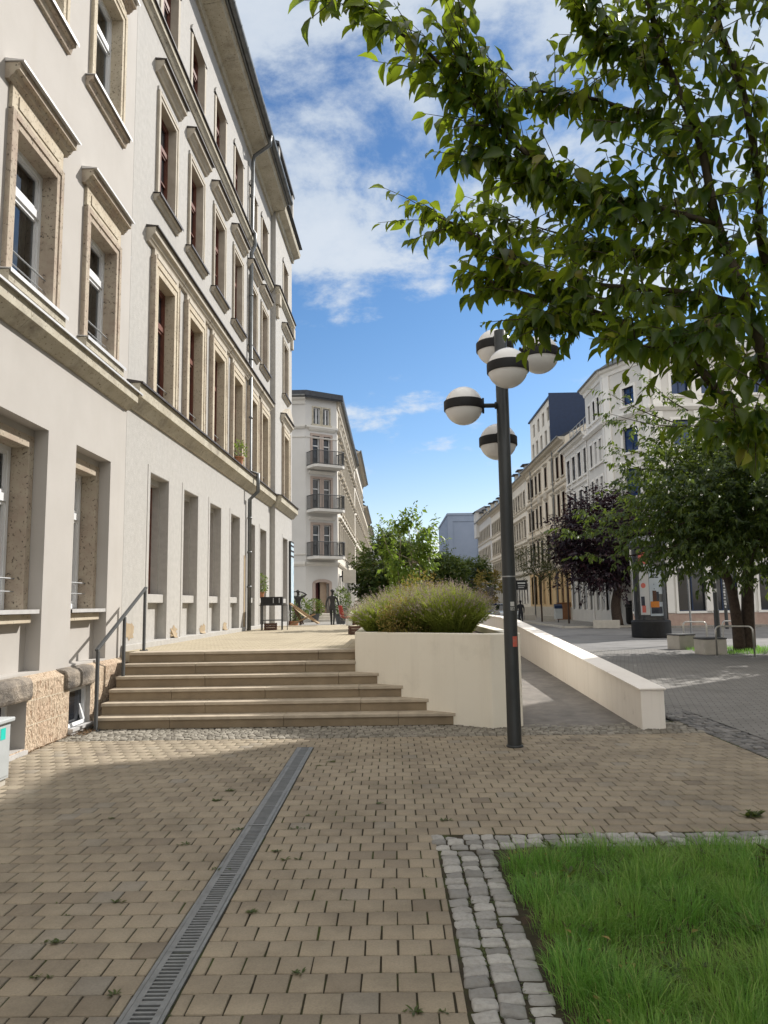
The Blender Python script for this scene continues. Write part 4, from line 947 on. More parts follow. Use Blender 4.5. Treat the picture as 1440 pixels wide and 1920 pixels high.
def dormers(b, org, ang, us, H, w=1.1, h=1.5, y=.35, back=3.5):
    for u in us:
        mb = MB(); mb.box(u-w/2, u+w/2, y, back, H+.3, H+h); d = place(mb.build('dormer', 'trim_stone', b), org, ang)
        mb = MB(); mb.profile([(y-.3, H+h+.01), (y-.32, H+h+.12), (back, H+h+.45), (back, H+h+.01)], u-w/2-.18, u+w/2+.18); mb.build('dormer_roof', 'slate', d)
        mb = MB(); mb.quad((u-w*.3, y-.02, H+.55), (u+w*.3, y-.02, H+.55), (u+w*.3, y-.02, H+h-.15), (u-w*.3, y-.02, H+h-.15)); mb.build('dormer_window', 'pane_dark', d)
def body(b, org, ang, length, H, depth, wall, zb=0.0, ends=(True, True)):
    mb = MB()
    mb.quad((length, depth, zb), (0, depth, zb), (0, depth, H), (length, depth, H))
    if ends[0]: mb.quad((0, depth, zb), (0, 0, zb), (0, 0, H), (0, depth, H)); mb.add([(0, 0, H), (0, depth, H), (0, depth/2, H+depth*.3)], [(0, 1, 2)])
    if ends[1]: mb.quad((length, 0, zb), (length, depth, zb), (length, depth, H), (length, 0, H)); mb.add([(length, 0, H), (length, depth, H), (length, depth/2, H+depth*.3)], [(0, 1, 2)])
    place(mb.build('side_wall', wall, b), org, ang)
def F(z0, z1, w, **k): return dict(z0=z0, z1=z1, w=w, **k)
RR = -PI/2
def right_house(label, y_far, y_near, H, floors, centres, wall, X=14.5, depth=11, rh=4.2, zb=0, group=None, dorm=(), steep=None, **kw):
    ln = y_far-y_near; b = thing('town_house', label, 'town house', (X, y_far, zb), RR); z = (0, 0, 0)
    facade(b, z, 0, ln, H, floors, centres, wall, **kw); body(b, z, 0, ln, H, depth, wall)
    roof(b, z, 0, ln, H, depth, rh, steep=steep)
    if dorm: dormers(b, z, 0, dorm, H)
    return b
cr_ = [1.5, 3.4, 5.3, 7.2, 10.0, 13.0, 14.95, 16.8]
b2 = right_house('cream town house with an ochre ground floor, arched window hoods and a tall attic block', 78.7, 60.8, 15.2,
    [F(1.35, 4.1, 1.05, trim='plaster_ochre', pane='pane_brown', frame='frame_brown', sill=False), F(5.2, 7.45, 1.0, hood=.22, frame='frame_brown', pane='pane_brown'), F(8.75, 10.75, 1.0, hood=.25, frame='frame_brown', pane='pane_brown'), F(12.1, 14.0, 1.0, hood=.15, frame='frame_brown', pane='pane_brown')],
    cr_, 'plaster_cream', plinth='concrete', plinth_h=1.15, courses=((4.45, .3, .18), (7.95, .22, .14), (11.45, .22, .14)), cornice=.55, ground=(4.4, 'plaster_ochre'), rh=3.2)
for u in (7.2, 10.0):
    n = 11; pr = [(.72*math.cos(t), 11.12+.55*math.sin(t)) for t in np.linspace(0, PI, n)]
    mb = MB(); mb.add([(u+x, -.2, q) for x, q in pr]+[(u+x, .01, q) for x, q in pr], [tuple(range(n))]+[(i, i+1, n+i+1, n+i) for i in range(n-1)]); mb.build('arched_hood', 'trim_stone', b2)
for u in (3.0, 13.4):
    mb = MB(); mb.tube([(u, -.12, 15), (u, -.12, .2)], .06, 8); mb.build('downpipe', 'zinc', b2)
mb = MB(); a, c = 3.1, 13.7
aops = [(u-.5, u+.5, 16.0, 17.4, .15) for u in (4.3, 6.3, 8.4, 10.5, 12.5)]+[(u-.5, u+.5, 18.0, 19.3, .15) for u in (5.0, 7.3, 9.6, 11.8)]
mb.wall(a, c, 15.21, 19.9, aops, y=.05); mb.quad((a, .05, 15.2), (a, 5, 15.2), (a, 5, 19.9), (a, .05, 19.9)); mb.quad((a, .05, 19.9), (c, .05, 19.9), (c, 5.5, 19.9), (a, 5.5, 19.9))
at_ = mb.build('attic_block', 'plaster_pale', b2)
mb = MB(); mb.box(c+.004, c+.06, -.25, 8, 15.3, 20.1); mb.box(a-.3, c+.0, -.1, .6, 19.905, 20.05); mb.build('slate_flank', 'frame_dark', at_)
for (p, q, r, s, _) in aops:
    mb = MB(); mb.quad((p, .18, r), (q, .18, r), (q, .18, s), (p, .18, s)); mb.build('attic_window', 'pane_dark', at_)
b3 = right_house('pale town house with bracketed sills and slate dormers, beyond the cream one', 89.8, 78.72, 15.0,
    [F(1.4, 3.6, .95, trim='trim_white', sill=False), F(5.3, 7.3, .9, hood=.15), F(8.5, 10.4, .9, hood=.18), F(11.8, 13.5, .9)], [1.3, 2.95, 4.6, 6.25, 7.9, 9.6], 'plaster_pale',
    plinth='concrete', plinth_h=1.1, courses=((4.4, .3, .18), (7.8, .2, .12), (11.3, .2, .12)), cornice=.5, rh=4.6, dorm=(2, 5, 8.4))
b4 = right_house('long pale town house with slate mansard and dormers, far down the street', 107.2, 89.82, 14.2,
    [F(1.4, 3.7, 1.0, trim='trim_white', sill=False), F(5.0, 6.9, 1.0, hood=.15), F(8.1, 9.9, 1.0), F(11.0, 12.7, 1.0)], [1.3, 3.0, 4.7, 6.4, 8.1, 10.2, 11.9, 13.6, 15.7], 'plaster_pale',
    courses=((4.2, .3, .18), (7.4, .2, .12), (10.4, .2, .12)), cornice=.5, rh=4.4, dorm=(2.2, 5.5, 8.8, 12, 15), plinth='concrete', plinth_h=1.0)
b5 = right_house('farthest pale town house of the right-hand row, with a slate turret roof', 124, 107.22, 14.6,
    [F(1.4, 3.7, 1.0, trim='trim_white', sill=False), F(5.0, 6.9, 1.0), F(8.1, 9.9, 1.0), F(11.2, 12.9, 1.0)], [1.3, 3.2, 5.1, 7.0, 8.9, 10.8, 12.7, 14.6], 'plaster_cool',
    courses=((4.2, .3, .18), (7.4, .2, .12), (10.6, .2, .12)), cornice=.5, rh=4.4, dorm=(2.2, 6, 10, 14))
mb = MB(); mb.box(-.9, 2.2, -.5, 3, 12.2, 16.4); tw = mb.build('bay_tower', 'plaster_cool', b5); mb = MB(); mb.add([(-1.2, -.8, 16.4), (2.5, -.8, 16.4), (2.5, 3.3, 16.4), (-1.2, 3.3, 16.4), (.65, 1.2, 17.6)], [(0, 1, 4), (1, 2, 4), (2, 3, 4), (3, 0, 4)]); mb.build('bay_roof', 'slate', tw)

# the corner house on the right
ch = thing('corner_house', 'tall grey and white corner house with chamfered corner and dark blue windows, behind the cherry', 'corner building', (14.5, 60.8, 0), RR)
z0 = (0, 0, 0); gw = dict(trim='trim_white', frame='frame_dark', pane='pane_blue', sw=.17)
facade(ch, z0, 0, 7.3, 13.9, [F(1.0, 4.0, 1.1, trim='trim_white', pane='pane_dark', sill=False), F(5.0, 7.0, .95, **gw), F(8.0, 10.0, .95, **gw), F(11.0, 12.9, .95, **gw)], [1.0, 2.75, 4.5, 6.3], 'plaster_grey', courses=((4.4, .3, .2), (10.4, .16, .1)), course_mat='trim_white', cornice=.5)
facade(ch, (7.3, -.12, 0), 0, 4.8, 16.9, [F(1.0, 4.0, .9, trim='trim_white', pane='pane_dark', sill=False), F(5.0, 7.0, .6, **gw), F(8.0, 10.0, .6, **gw), F(11.0, 12.6, .6, **gw), F(14.1, 15.5, .55, **gw)], [1.1, 2.3, 3.4], 'plaster_grey', courses=((4.4, .3, .2), (13.2, .3, .3)), course_mat='trim_white', cornice=.4)
P0 = (12.1, -.12, 0); dx, dy = 3.7, 1.82; La = math.hypot(dx, dy); Aa = math.atan2(dy, dx)
facade(ch, P0, Aa, La, 16.9, [F(5.2, 7.2, 1.3, **gw), F(8.15, 9.95, 1.3, bars='T', **gw), F(11.0, 12.55, 1.3, **gw), F(14.05, 15.2, 1.0, **gw)], [2.2], 'plaster_grey', courses=((4.4, .3, .2), (13.2, .35, .3), (10.3, .14, .08)), course_mat='trim_white', cornice=.4)
P3 = (12.1+dx, -.12+dy, 0)
facade(ch, P3, PI/2, 22, 16.9, [F(.95, 3.5, 1.75, trim='trim_white', frame='frame_dark', pane='pane_dark', bars='C', sill=True), F(5.2, 7.2, 1.1, **gw), F(8.1, 10.0, 1.1, **gw), F(11.0, 12.6, 1.1, **gw), F(14.2, 15.4, 1.0, **gw)], [1.0+.75, 3.55, 6.6, 9.4, 12.2, 15, 17.8, 20.6][:7], 'plaster_grey', courses=((4.5, .3, .2), (13.2, .35, .3)), course_mat='trim_white', cornice=.4, plinth='plinth_pink', plinth_h=.82)
for (x0, org, ang) in ((4.35, (7.3, -.12, 0), 0), (.02, P0, Aa), (La-.62, P0, Aa), (.05, P3, PI/2), (2.5, P3, PI/2), (4.85, P3, PI/2), (8.0, P3, PI/2)):
    mb = MB(); w_ = .42 if org == (7.3, -.12, 0) else .55
    mb.box(x0, x0+w_, -.10, .0, .85, 4.38); mb.box(x0, x0+w_, -.10, .0, 4.75, 13.15); mb.box(x0, x0+w_, -.10, .0, 13.6, 16.4); place(mb.build('pilaster', 'trim_white', ch, bevel=.01), org, ang)
mb = MB(); mb.add([(7.3, 0, 16.9), (12.1, -.12, 16.9), P3[:2]+(16.9,), (P3[0], P3[1]+22, 16.9), (7.3, 24, 16.9)], [(0, 1, 2, 3, 4)]); mb.add([(0, 0, 13.9), (7.3, 0, 13.9), (7.3, 12, 13.9), (0, 12, 13.9)], [(0, 1, 2, 3)])
mb.quad((7.3, -.12, 13.8), (7.3, 24, 13.8), (7.3, 24, 16.9), (7.3, -.12, 16.9)); mb.quad((0, 0, 0), (0, 12, 0), (0, 12, 13.9), (0, 0, 13.9)); mb.build('roof', 'slate', ch)
mb = MB(); mb.add([(7.0, -.5, 16.95), (12.2, -.55, 16.95), (15.9, 1.4, 16.95), (15.9, 23, 16.95), (7.0, 23, 16.95), (8.8, 1.6, 18.4), (11.8, 1.6, 18.4), (13.9, 3.0, 18.4), (13.9, 22, 18.4), (8.8, 22, 18.4)],
    [(0, 1, 6, 5), (1, 2, 7, 6), (2, 3, 8, 7), (3, 4, 9, 8), (4, 0, 5, 9), (5, 6, 7, 8, 9)]); mb.build('hipped_roof', 'slate', ch)
mb = MB()
for z in (14.5, 15.0, 15.5): mb.tube([(.3, .4, z), (6.9, .4, z)], .03, 6)
for u in np.arange(.3, 7, 1.1): mb.tube([(u, .4, 13.9), (u, .4, 15.5)], .03, 6)
for z in (14.5, 15.0, 15.5): mb.tube([(.3, .4, z), (.3, 5, z)], .03, 6)
mb.build('roof_railing', 'steel', ch)
mb = MB(); mb.tube([(7.15, -.14, 13.5), (7.15, -.14, .3)], .06, 8); mb.build('downpipe', 'trim_white', ch)
text_obj('sign_lettering', 'OH', .36, 'letter_grey', ch, (P3[0]+.07, P3[1]+1.15, 3.78), (PI/2, 0, PI/2), .02)
text_obj('sign_lettering', 'Haa', .62, 'letter_grey', ch, (P3[0]+.07, P3[1]+2.25, 3.74), (PI/2, 0, PI/2), .02)

# the balcony house and the row behind it on the left
A_, B_ = (-5.62, 49.0), (-3.6, 50.35); cl = math.hypot(B_[0]-A_[0], B_[1]-A_[1]); ca = math.atan2(B_[1]-A_[1], B_[0]-A_[0])
bh = thing('corner_house', 'slim grey corner house with three dark railed balconies stacked above an arched door', 'corner building', (0, 0, .6), 0)
facade(bh, (-16, 49, 0), 0, 10.38, 15.0, [F(.8, 3.2, 1.1), F(4.7, 6.7, 1.0), F(7.9, 9.9, 1.0), F(10.9, 12.6, 1.0), F(13.2, 14.4, .9)], [2, 5, 8], 'plaster_cool', courses=((3.6, .25, .14), (4.3, .12, .07), (12.8, .25, .2), (12.2, .1, .06)), course_mat='plaster_grey', cornice=.4, plinth='concrete', plinth_h=.6)
mb = MB(); cops = [(cl/2-.52, cl/2+.52, 0, 2.55, .35), (cl/2-.62, cl/2-.1, 13.2, 14.35, .15), (cl/2+.1, cl/2+.62, 13.2, 14.35, .15)]
for z in (4.25, 7.35, 10.3):
    for s_ in (-1, 1): cops.append((cl/2+s_*.42-.27, cl/2+s_*.42+.27, z, z+2.1, .2))
mb.wall(0, cl, 0, 15.0, cops); place(mb.build('wall', 'plaster_cool', bh), (A_[0], A_[1], 0), ca)
for k, z in enumerate((4.25, 7.35, 10.3)):
    for s_ in (-1, 1): place(far_window(bh, .54, z, z+2.1, cl/2+s_*.42, 0, 'balcony_stone', 'frame_white', 'pane_dark', 0, .16, .2, 'T', sill=False), (A_[0], A_[1], 0), ca)
    mb = MB(); mb.profile([(.01, z+2.42), (-.05, z+2.42), (-.16, z+2.55), (-.16, z+2.62), (.01, z+2.62)], cl/2-1.0, cl/2+1.0); place(mb.build('hood', 'plaster_grey', bh), (A_[0], A_[1], 0), ca)
    mb = MB(); mb.prism([(.08, 0), (cl-.03, 0), (cl-.03, -1.05), (cl-.3, -1.25), (.3, -1.25), (.08, -1.05)], z-.22, z-.05); bal = place(mb.build('balcony', 'plaster_grey', bh), (A_[0], A_[1], 0), ca)
    mb = MB(); ring = [(.1, 0), (.1, -1.03), (.31, -1.23), (cl-.31, -1.23), (cl-.05, -1.03), (cl-.05, 0)]
    for zz_ in (z+.0, z+.88): mb.tube([(x, y, zz_) for x, y in ring], .028, 6)
    for (p, q) in zip(ring, ring[1:]):
        n = max(2, int(math.dist(p, q)/.1))
        for i in range(n): t_ = i/n; x, y = p[0]+(q[0]-p[0])*t_, p[1]+(q[1]-p[1])*t_; mb.box(x-.012, x+.012, y-.012, y+.012, z, z+.88)
    mb.build('railing', 'dark_steel', bal)
for s_ in (-1, 1): place(far_window(bh, .52, 13.2, 14.35, cl/2+s_*.36, 0, 'sandstone_grey', 'frame_white', 'pane_curtain', 0, .09, .15, 'C'), (A_[0], A_[1], 0), ca)
for (z, h, o_) in ((3.6, .25, .14), (4.02, .1, .06), (12.8, .25, .2), (12.2, .1, .06)):
    mb = MB(); mb.profile([(.01, z), (-o_, z+h*.5), (-o_, z+h), (.01, z+h)], 0, cl); place(mb.build('string_course', 'plaster_grey', bh), (A_[0], A_[1], 0), ca)
mb = MB(); n = 11; o_, i_ = [], []
for t in np.linspace(0, PI, n): o_.append((cl/2+.72*math.cos(t), 2.5+.24*math.sin(t))); i_.append((cl/2+.52*math.cos(t), 2.42+.14*math.sin(t)))
mb.box(cl/2-.72, cl/2-.52, -.05, .3, 0, 2.5); mb.box(cl/2+.52, cl/2+.72, -.05, .3, 0, 2.5)
for a, b, c, d in zip(o_, o_[1:], i_, i_[1:]): mb.add([(a[0], -.05, a[1]), (b[0], -.05, b[1]), (d[0], -.05, d[1]), (c[0], -.05, c[1]), (c[0], .3, c[1]), (d[0], .3, d[1])], [(0, 1, 2, 3), (3, 2, 5, 4)])
place(mb.build('door_frame', 'balcony_stone', bh), (A_[0], A_[1], 0), ca)
mb = MB(); mb.box(cl/2-.52, cl/2-.02, .5, .55, 0, 2.6); d_ = place(mb.build('door', 'door_maroon', bh), (A_[0], A_[1], 0), ca)
mb = MB(); mb.box(cl/2+.0, cl/2+.5, .30, .34, 0, 2.55); place(mb.build('door', 'door_tan', bh), (A_[0], A_[1], 0), ca)
mb = MB(); mb.box(cl/2-.6, cl/2+.6, .9, .95, 0, 2.7); place(mb.build('hallway', 'black', bh), (A_[0], A_[1], 0), ca)
facade(bh, (B_[0], B_[1], 0), PI/2, 24.6, 15.0, [F(.5, 3.0, 1.2, trim='trim_white', sill=False), F(4.6, 6.7, 1.0, hood=.15), F(7.7, 9.8, 1.0, hood=.2), F(10.6, 12.4, 1.0, hood=.12), F(13.2, 14.3, .9)], [1.5, 3.6, 5.7, 7.8, 9.9, 12.0, 14.1, 16.2, 18.3, 20.4, 22.5], 'plaster_pale', courses=((3.6, .25, .14), (12.8, .25, .2)), course_mat='trim_stone', cornice=.28)
mb = MB(); mb.prism([(-16.2, 48.6), (-5.5, 48.55), (-3.15, 50.1), (-3.15, 74.9), (-3.6, 74.9), (-3.6, 50.36), (-5.62, 49.02), (-16.2, 49.02)], 15.001, 15.36); mb.build('eaves', 'slate', bh)
mb = MB(); mb.add([(-16.2, 48.6, 15.0), (-5.5, 48.6, 15.0), (-3.2, 50.15, 15.0), (-3.1, 74.9, 15.0), (-16, 74.9, 15.0), (-16, 52.5, 16.4), (-7, 52.5, 16.4), (-6.5, 74.9, 16.4), (-16, 74.9, 16.4)], [(0, 1, 6, 5), (1, 2, 6), (2, 3, 7, 6), (5, 6, 7, 8), (3, 4, 8, 7)]); mb.add([(-16.2, 48.6, 14.9), (-5.5, 48.6, 14.9), (-3.2, 50.15, 14.9), (-16.2, 48.6, 15.0), (-5.5, 48.6, 15.0), (-3.2, 50.15, 15.0)], [(0, 1, 4, 3), (1, 2, 5, 4)]); mb.build('roof', 'slate', bh)
for (a, b_, c) in ((48.4, .165, 1), (47.9, .33, 2)):
    pass
stp = thing('door_steps', 'grey stone steps below the arched door of the balcony house', 'steps', (-4.6, 48.2, .6), ca)
for i in range(3):
    mb = MB(); mb.box(-1.0-.1*i, 1.0+.1*i, -.9-.35*i, -.9-.35*i+.36+.0, 0, .48-.16*i); mb.build('step', 'concrete', stp, bevel=.01)
mb = MB(); mb.box(-1.0, 1.0, -.53, 1.0, 0, .49); mb.build('landing', 'concrete', stp)
sg = thing('hanging_sign', 'pale blank box sign hung from the side of the balcony house', 'sign', (-3.5, 51.2, 0))
mb = MB(); mb.box(.18, 1.05, -.08, .08, 3.1, 4.0); mb.build('panel', 'concrete', sg, bevel=.01); mb = MB(); mb.box(-.05, .18, -.03, .03, 3.5, 3.6); mb.box(.10, .18, -.09, .09, 3.2, 3.95); mb.build('bracket', 'black', sg)
def left_house(label, y0, y1, H, floors, centres, wall, X=-3.6, dorm=(), rh=4, zb=.6, **kw):
    b = thing('town_house', label, 'town house', (X, y0, zb), PI/2); ln = y1-y0
    facade(b, (0, 0, 0), 0, ln, H, floors, centres, wall, **kw); body(b, (0, 0, 0), 0, ln, H, 11, wall); roof(b, (0, 0, 0), 0, ln, H, 11, rh)
    if dorm: dormers(b, (0, 0, 0), 0, dorm, H)
    return b
fl = [F(.6, 3.2, 1.2, trim='trim_white', sill=False), F(4.6, 6.6, 1.0, hood=.15), F(7.8, 9.8, 1.0, hood=.15), F(10.8, 12.5, 1.0)]
left_house('dark-roofed pale town house with a raised attic next to the balcony house', 75.0, 97, 16.6, fl+[F(13.6, 15.0, .9)], list(np.arange(1.4, 21.5, 2.15)), 'plaster_pale', courses=((3.7, .25, .14), (13.0, .2, .12)), cornice=.6)
left_house('cream town house with dormers, second from the end of the left-hand row', 97.02, 118, 13.8, fl, list(np.arange(1.4, 20.5, 2.2)), 'plaster_cream', courses=((3.7, .25, .14), (10.2, .2, .12)), cornice=.5, dorm=(3, 7.5, 12, 16.5))
left_house('grey-white town house with dormers, farthest of the left-hand row', 118.02, 138, 13.4, fl, list(np.arange(1.4, 19.5, 2.2)), 'plaster_grey', courses=((3.7, .25, .14), (10.2, .2, .12)), cornice=.5, dorm=(3, 8, 13, 18))
# far slab of bluish wall at the end of the street
eb = thing('office_block', 'big blank bluish grey block closing the end of the street', 'office block', (10.3, 134, 0), 0)
mb = MB(); mb.wall(0, 12, 0, 17.3, [(.9, 5.3, 4.4, 16.2, .12), (5.5, 10.5, 4.4, 16.2, .12)]); mb.wall(.9, 5.3, 4.4, 16.2, [], y=.12); mb.wall(5.5, 10.5, 4.4, 16.2, [], y=.12)
mb.quad((0, 0, 0), (0, 26, 0), (0, 26, 17.3), (0, 0, 17.3)); mb.quad((12, 0, 0), (12, 26, 0), (12, 26, 17.3), (12, 0, 17.3)); mb.quad((0, 26, 0), (12, 26, 0), (12, 26, 17.3), (0, 26, 17.3)); mb.build('wall', 'bluegrey', eb)
mb = MB(); mb.box(-.12, 12.1, -.12, 26, 17.302, 17.7); mb.build('parapet', 'bluegrey', eb)
mb = MB(); mb.box(6.3, 7.2, -.9, -.002, 7.6, 9.4); mb.box(6.3, 7.2, -.9, -.002, 3.2, 5.0); mb.build('balcony_box', 'concrete_dark', eb)
mb = MB(); mb.box(5.9, 7.0, -.12, -.004, 13.2, 14.6); mb.build('yellow_sign', 'sign_yellow', eb)
fb = thing('distant_block', 'low grey flat-roofed block seen behind the trees down the street', 'building', (-5.5, 165, 0), 0)
mb = MB(); mb.wall(0, 14, 0, 14.5, [(u, u+1.2, z, z+1.5, .2) for u in (1, 3.5, 6, 8.5, 11) for z in (2, 5, 8, 11)]); mb.wall(0, 14, 0, 14.5, [], y=.2); mb.quad((14, 0, 0), (14, 12, 0), (14, 12, 14.5), (14, 0, 14.5)); mb.quad((0, 0, 0), (0, 12, 0), (0, 12, 14.5), (0, 0, 14.5)); mb.build('wall', 'plaster_cool', fb)
mb = MB(); mb.box(-.3, 14.3, -.3, 12.3, 14.502, 14.9); mb.build('roof', 'slate', fb)
# the house on the near right, out of the picture: it shades the paving
sh = right_house('pale town house on the near right corner, its shadow lying across the paving', 22.5, -20, 18.55, [F(1.2, 3.6, 1.1), F(5.2, 7.3, 1.1, hood=.15), F(8.6, 10.7, 1.1), F(12, 14, 1.1), F(15.3, 17.2, 1.1)], list(np.arange(1.6, 42, 2.6)), 'plaster_cream', X=15.6, courses=((4.4, .3, .18),), cornice=.5, rh=2.4)
# ------------------------------------------------------------------ street furniture
lp = thing('street_lamp', 'tall black lamp post carrying white globes with black bands, standing in front of the planter', 'street lamp', (1.39, 8.9, 0))
mb = MB(); mb.lathe([(.0, .0), (.084, .0), (.084, .03), (.082, .05), (.078, 2.6), (.075, 4.98), (0, 4.99)], n=28); pole = mb.build('pole', 'pole_paint', lp, smooth=False)
pole.data.polygons.foreach_set('use_smooth', [len(p.vertices) == 4 for p in pole.data.polygons])
mb = MB(); mb.lathe([(.0795, 1.95), (.0805, 1.95), (.0805, 1.965), (.0795, 1.965)], n=28); mb.build('collar', 'steel', pole)
ac = math.atan2(-8.9, -1.39)
mb = MB(); mb.lathe([(.0825, .55), (.0835, .555), (.0835, .945), (.0825, .95)], n=8, a0=ac-.55, a1=ac+.35); mb.build('access_door', 'pole_paint', pole)
mb = MB(); mb.lathe([(.10, .0), (.10, .012), (.092, .022), (.08, .026)], n=28); mb.build('base_collar', 'pole_paint', pole)
mb = MB(); mb.lathe([(.0805, 1.56), (.0805, 1.60)], n=6, a0=ac+.1, a1=ac+.75); mb.lathe([(.0805, 1.61), (.0805, 1.66)], n=6, a0=ac+.1, a1=ac+.7); mb.build('sticker', 'sticker_white', pole)
text_obj('sticker_lettering', 'SB', .045, 'black', pole, (.082*math.cos(ac+.42), .082*math.sin(ac+.42), 1.565), (PI/2, 0, ac+.42+PI/2), .0005)
mb = MB(); mb.lathe([(.081, 1.14), (.081, 1.26)], n=8, a0=ac+.25, a1=ac+1.1); mb.build('sticker', 'sticker_red', pole)
def globe(ang, z):
    c, s = math.cos(ang), math.sin(ang); R_ = .475
    mb = MB(); mb.tube([(.07*c, .07*s, z), ((R_-.22)*c, (R_-.22)*s, z)], .028, 12)
    mb.tube([(.076*c, .076*s, z), (.095*c, .095*s, z)], .045, 12); arm = mb.build('arm', 'pole_paint', lp)
    g = MB(); g.ball((0, 0, 0), .235, 36); go = g.build('lamp_globe', 'opal', lp, smooth=True, loc=(R_*c, R_*s, z))
    b = MB(); b.lathe([(.2285, -.056), (.2405, -.056), (.2425, -.05), (.2425, .05), (.2405, .056), (.2285, .056)], n=40)
    mb2 = b.build('band', 'black', go, smooth=False); mb2.data.polygons.foreach_set('use_smooth', [True]*len(mb2.data.polygons))
    e = MB(); d = np.array([-c, -s, 0.]); sd = np.array([-s, c, 0.])
    for k in range(-3, 4):
        t = k*.085; dd = d*math.cos(t)+sd*math.sin(t); e.obox(dd*.238, dd*.010, np.array([-dd[1], dd[0], 0])*.0115, np.array([0, 0, .095*math.cos(k*.42)]))
    e.build('mounting_plate', 'black', go)
for ang, z in ((PI/2, 3.69), (PI, 4.04), (-PI/2, 4.355), (0, 4.67), (PI/2, 4.94)): globe(ang, z)

# advertising column
ax, ay = 11.49, 33.65
ad = thing('advertising_column', 'round glazed advertising column with posters on a black drum base', 'advertising column', (ax, ay, 0)); av = math.atan2(-ay, -ax)
mb = MB(); mb.lathe([(.0, .02), (.83, .02), (.84, .05), (.84, .70), (.80, .76), (.0, .76)], n=48); o = mb.build('base', 'black', ad)
mb = MB(); mb.lathe([(.62, .77), (.62, 3.95)], n=40); mb.build('core', 'concrete_dark', ad)
def poster(a0, a1, z0, z1, mat, r=.66, name='poster'):
    mb = MB(); mb.lathe([(r, z0), (r+.004, z0), (r+.004, z1), (r, z1)], n=12, a0=av+a0, a1=av+a1); return mb.build(name, mat, ad)
po = poster(.02, .95, .95, 3.1, 'poster_blue'); poster(-.62, .0, 1.0, 3.2, 'poster_light'); poster(-.62, .0, 3.23, 3.75, 'poster_red'); poster(.02, .95, 3.13, 3.75, 'poster_grey'); poster(-1.5, -1.12, .95, 3.7, 'poster_light')
q = poster(.08, .85, 1.05, 1.35, 'poster_ink', .666, 'picture'); poster(.05, .62, 1.32, 1.58, 'poster_orange', .668, 'picture'); poster(.20, .45, 1.55, 2.05, 'wood_dark', .6675, 'picture'); poster(.42, .62, 1.55, 2.0, 'poster_ink', .6672, 'picture'); poster(.62, .93, 1.55, 1.9, 'poster_grey', .6665, 'picture'); poster(-.5, -.25, 1.1, 1.4, 'poster_red', .666, 'picture'); poster(-.55, -.3, 1.4, 1.8, 'poster_ink', .666, 'picture')
mb = MB(); pts = [(av-.36+.16*math.cos(t), 2.28+.16*.72*math.sin(t)) for t in np.linspace(0, 2*PI, 20)[:-1]]
mb.add([(.668*math.cos(a), .668*math.sin(a), z) for a, z in pts], [tuple(range(19))]); mb.build('red_disc', 'poster_red', ad)
a = av+.40; text_obj('poster_lettering', 'Kunst', .17, 'poster_ink', ad, (.69*math.cos(a), .69*math.sin(a), 2.84), (PI/2, 0, a+PI/2), .001)
mb = MB()
for z, spans_ in ((2.72, ((.14, .26), (.28, .44), (.46, .62))), (2.60, ((.14, .2), (.22, .4), (.43, .66))), (2.30, ((.3, .34),)), (2.1, ((.3, .35),))):
    for p, q in spans_: mb.lathe([(.666, z), (.666, z+.05)], n=3, a0=av+p, a1=av+q)
mb.build('poster_lettering', 'poster_ink', ad)
mb = MB()
for a in (-.95, 1.02, 2.2, 3.4, 4.4):
    mb.lathe([(.70, .77), (.765, .77), (.765, 3.95), (.70, 3.95)], n=4, a0=av+a-.09, a1=av+a+.09)
mb.build('mullion', 'dark_steel', ad)
mb = MB(); mb.lathe([(.752, .77), (.752, 3.93)], n=48); mb.build('glazing', 'column_glass', ad, smooth=True)
mb = MB(); mb.lathe([(0, 3.96), (.84, 3.96), (.86, 4.02), (.86, 4.2), (.7, 4.32), (.35, 4.48), (0, 4.52)], n=48); mb.build('roof', 'dark_steel', ad, smooth=False)

# bicycle hoops
def hoop(a, b, label):
    a, b = np.array(a, float), np.array(b, float); t = thing('bicycle_stand', label, 'bike rack', (*a, 0), math.atan2(*(b-a)[::-1]), 'bicycle stands'); w = np.linalg.norm(b-a); h = .86; r = .13
    pts = [(0, 0, 0), (0, 0, h-r)]+[(r-r*math.cos(q), 0, h-r+r*math.sin(q)) for q in np.linspace(.2, PI/2, 6)]
    pts += [(w-x, 0, z) for x, y, z in reversed(pts)]
    mb = MB(); mb.tube(pts, .026, 10); mb.build('hoop', 'hoop_steel', t, smooth=True)
    mb = MB(); mb.lathe([(.0, .012), (.06, .012), (.06, 0)], 0, 0, 12); mb.lathe([(.0, .012), (.06, .012), (.06, 0)], w, 0, 12); mb.build('foot_plate', 'hoop_steel', t)
hoop((10.32, 26.9), (10.93, 26.4), 'steel bicycle hoop behind the left concrete cube')
hoop((11.82, 27.16), (12.35, 26.5), 'steel bicycle hoop between the black pole and the cherry trunk')
hoop((9.45, 22.2), (10.25, 21.6), 'steel bicycle hoop in front of the cherry trunk')
def block(x, y, w, d, h, label, rot=0, cap=True, name='concrete_seat'):
    t = thing(name, label, 'concrete block', (x, y, 0), rot)
    mb = MB(); mb.box(-w/2, w/2, -d/2, d/2, 0, h); mb.build('body', 'concrete', t, bevel=.02)
    if cap: mb = MB(); mb.box(-w/2-.01, w/2+.01, -d/2-.01, d/2+.01, h+.002, h+.045); mb.build('top', 'concrete_dark', t, bevel=.008)
    return t
block(9.68, 25.5, .66, .6, .46, 'concrete cube with dark top beside the sunlit paving, nearest the advertising column', .35)
block(9.58, 22.95, .72, .6, .45, 'concrete cube with dark top at the foot of the black pole', .1)
block(12.85, 45.4, 1.5, .6, .48, 'long pale concrete bench block under the purple plum tree', -.4, False)
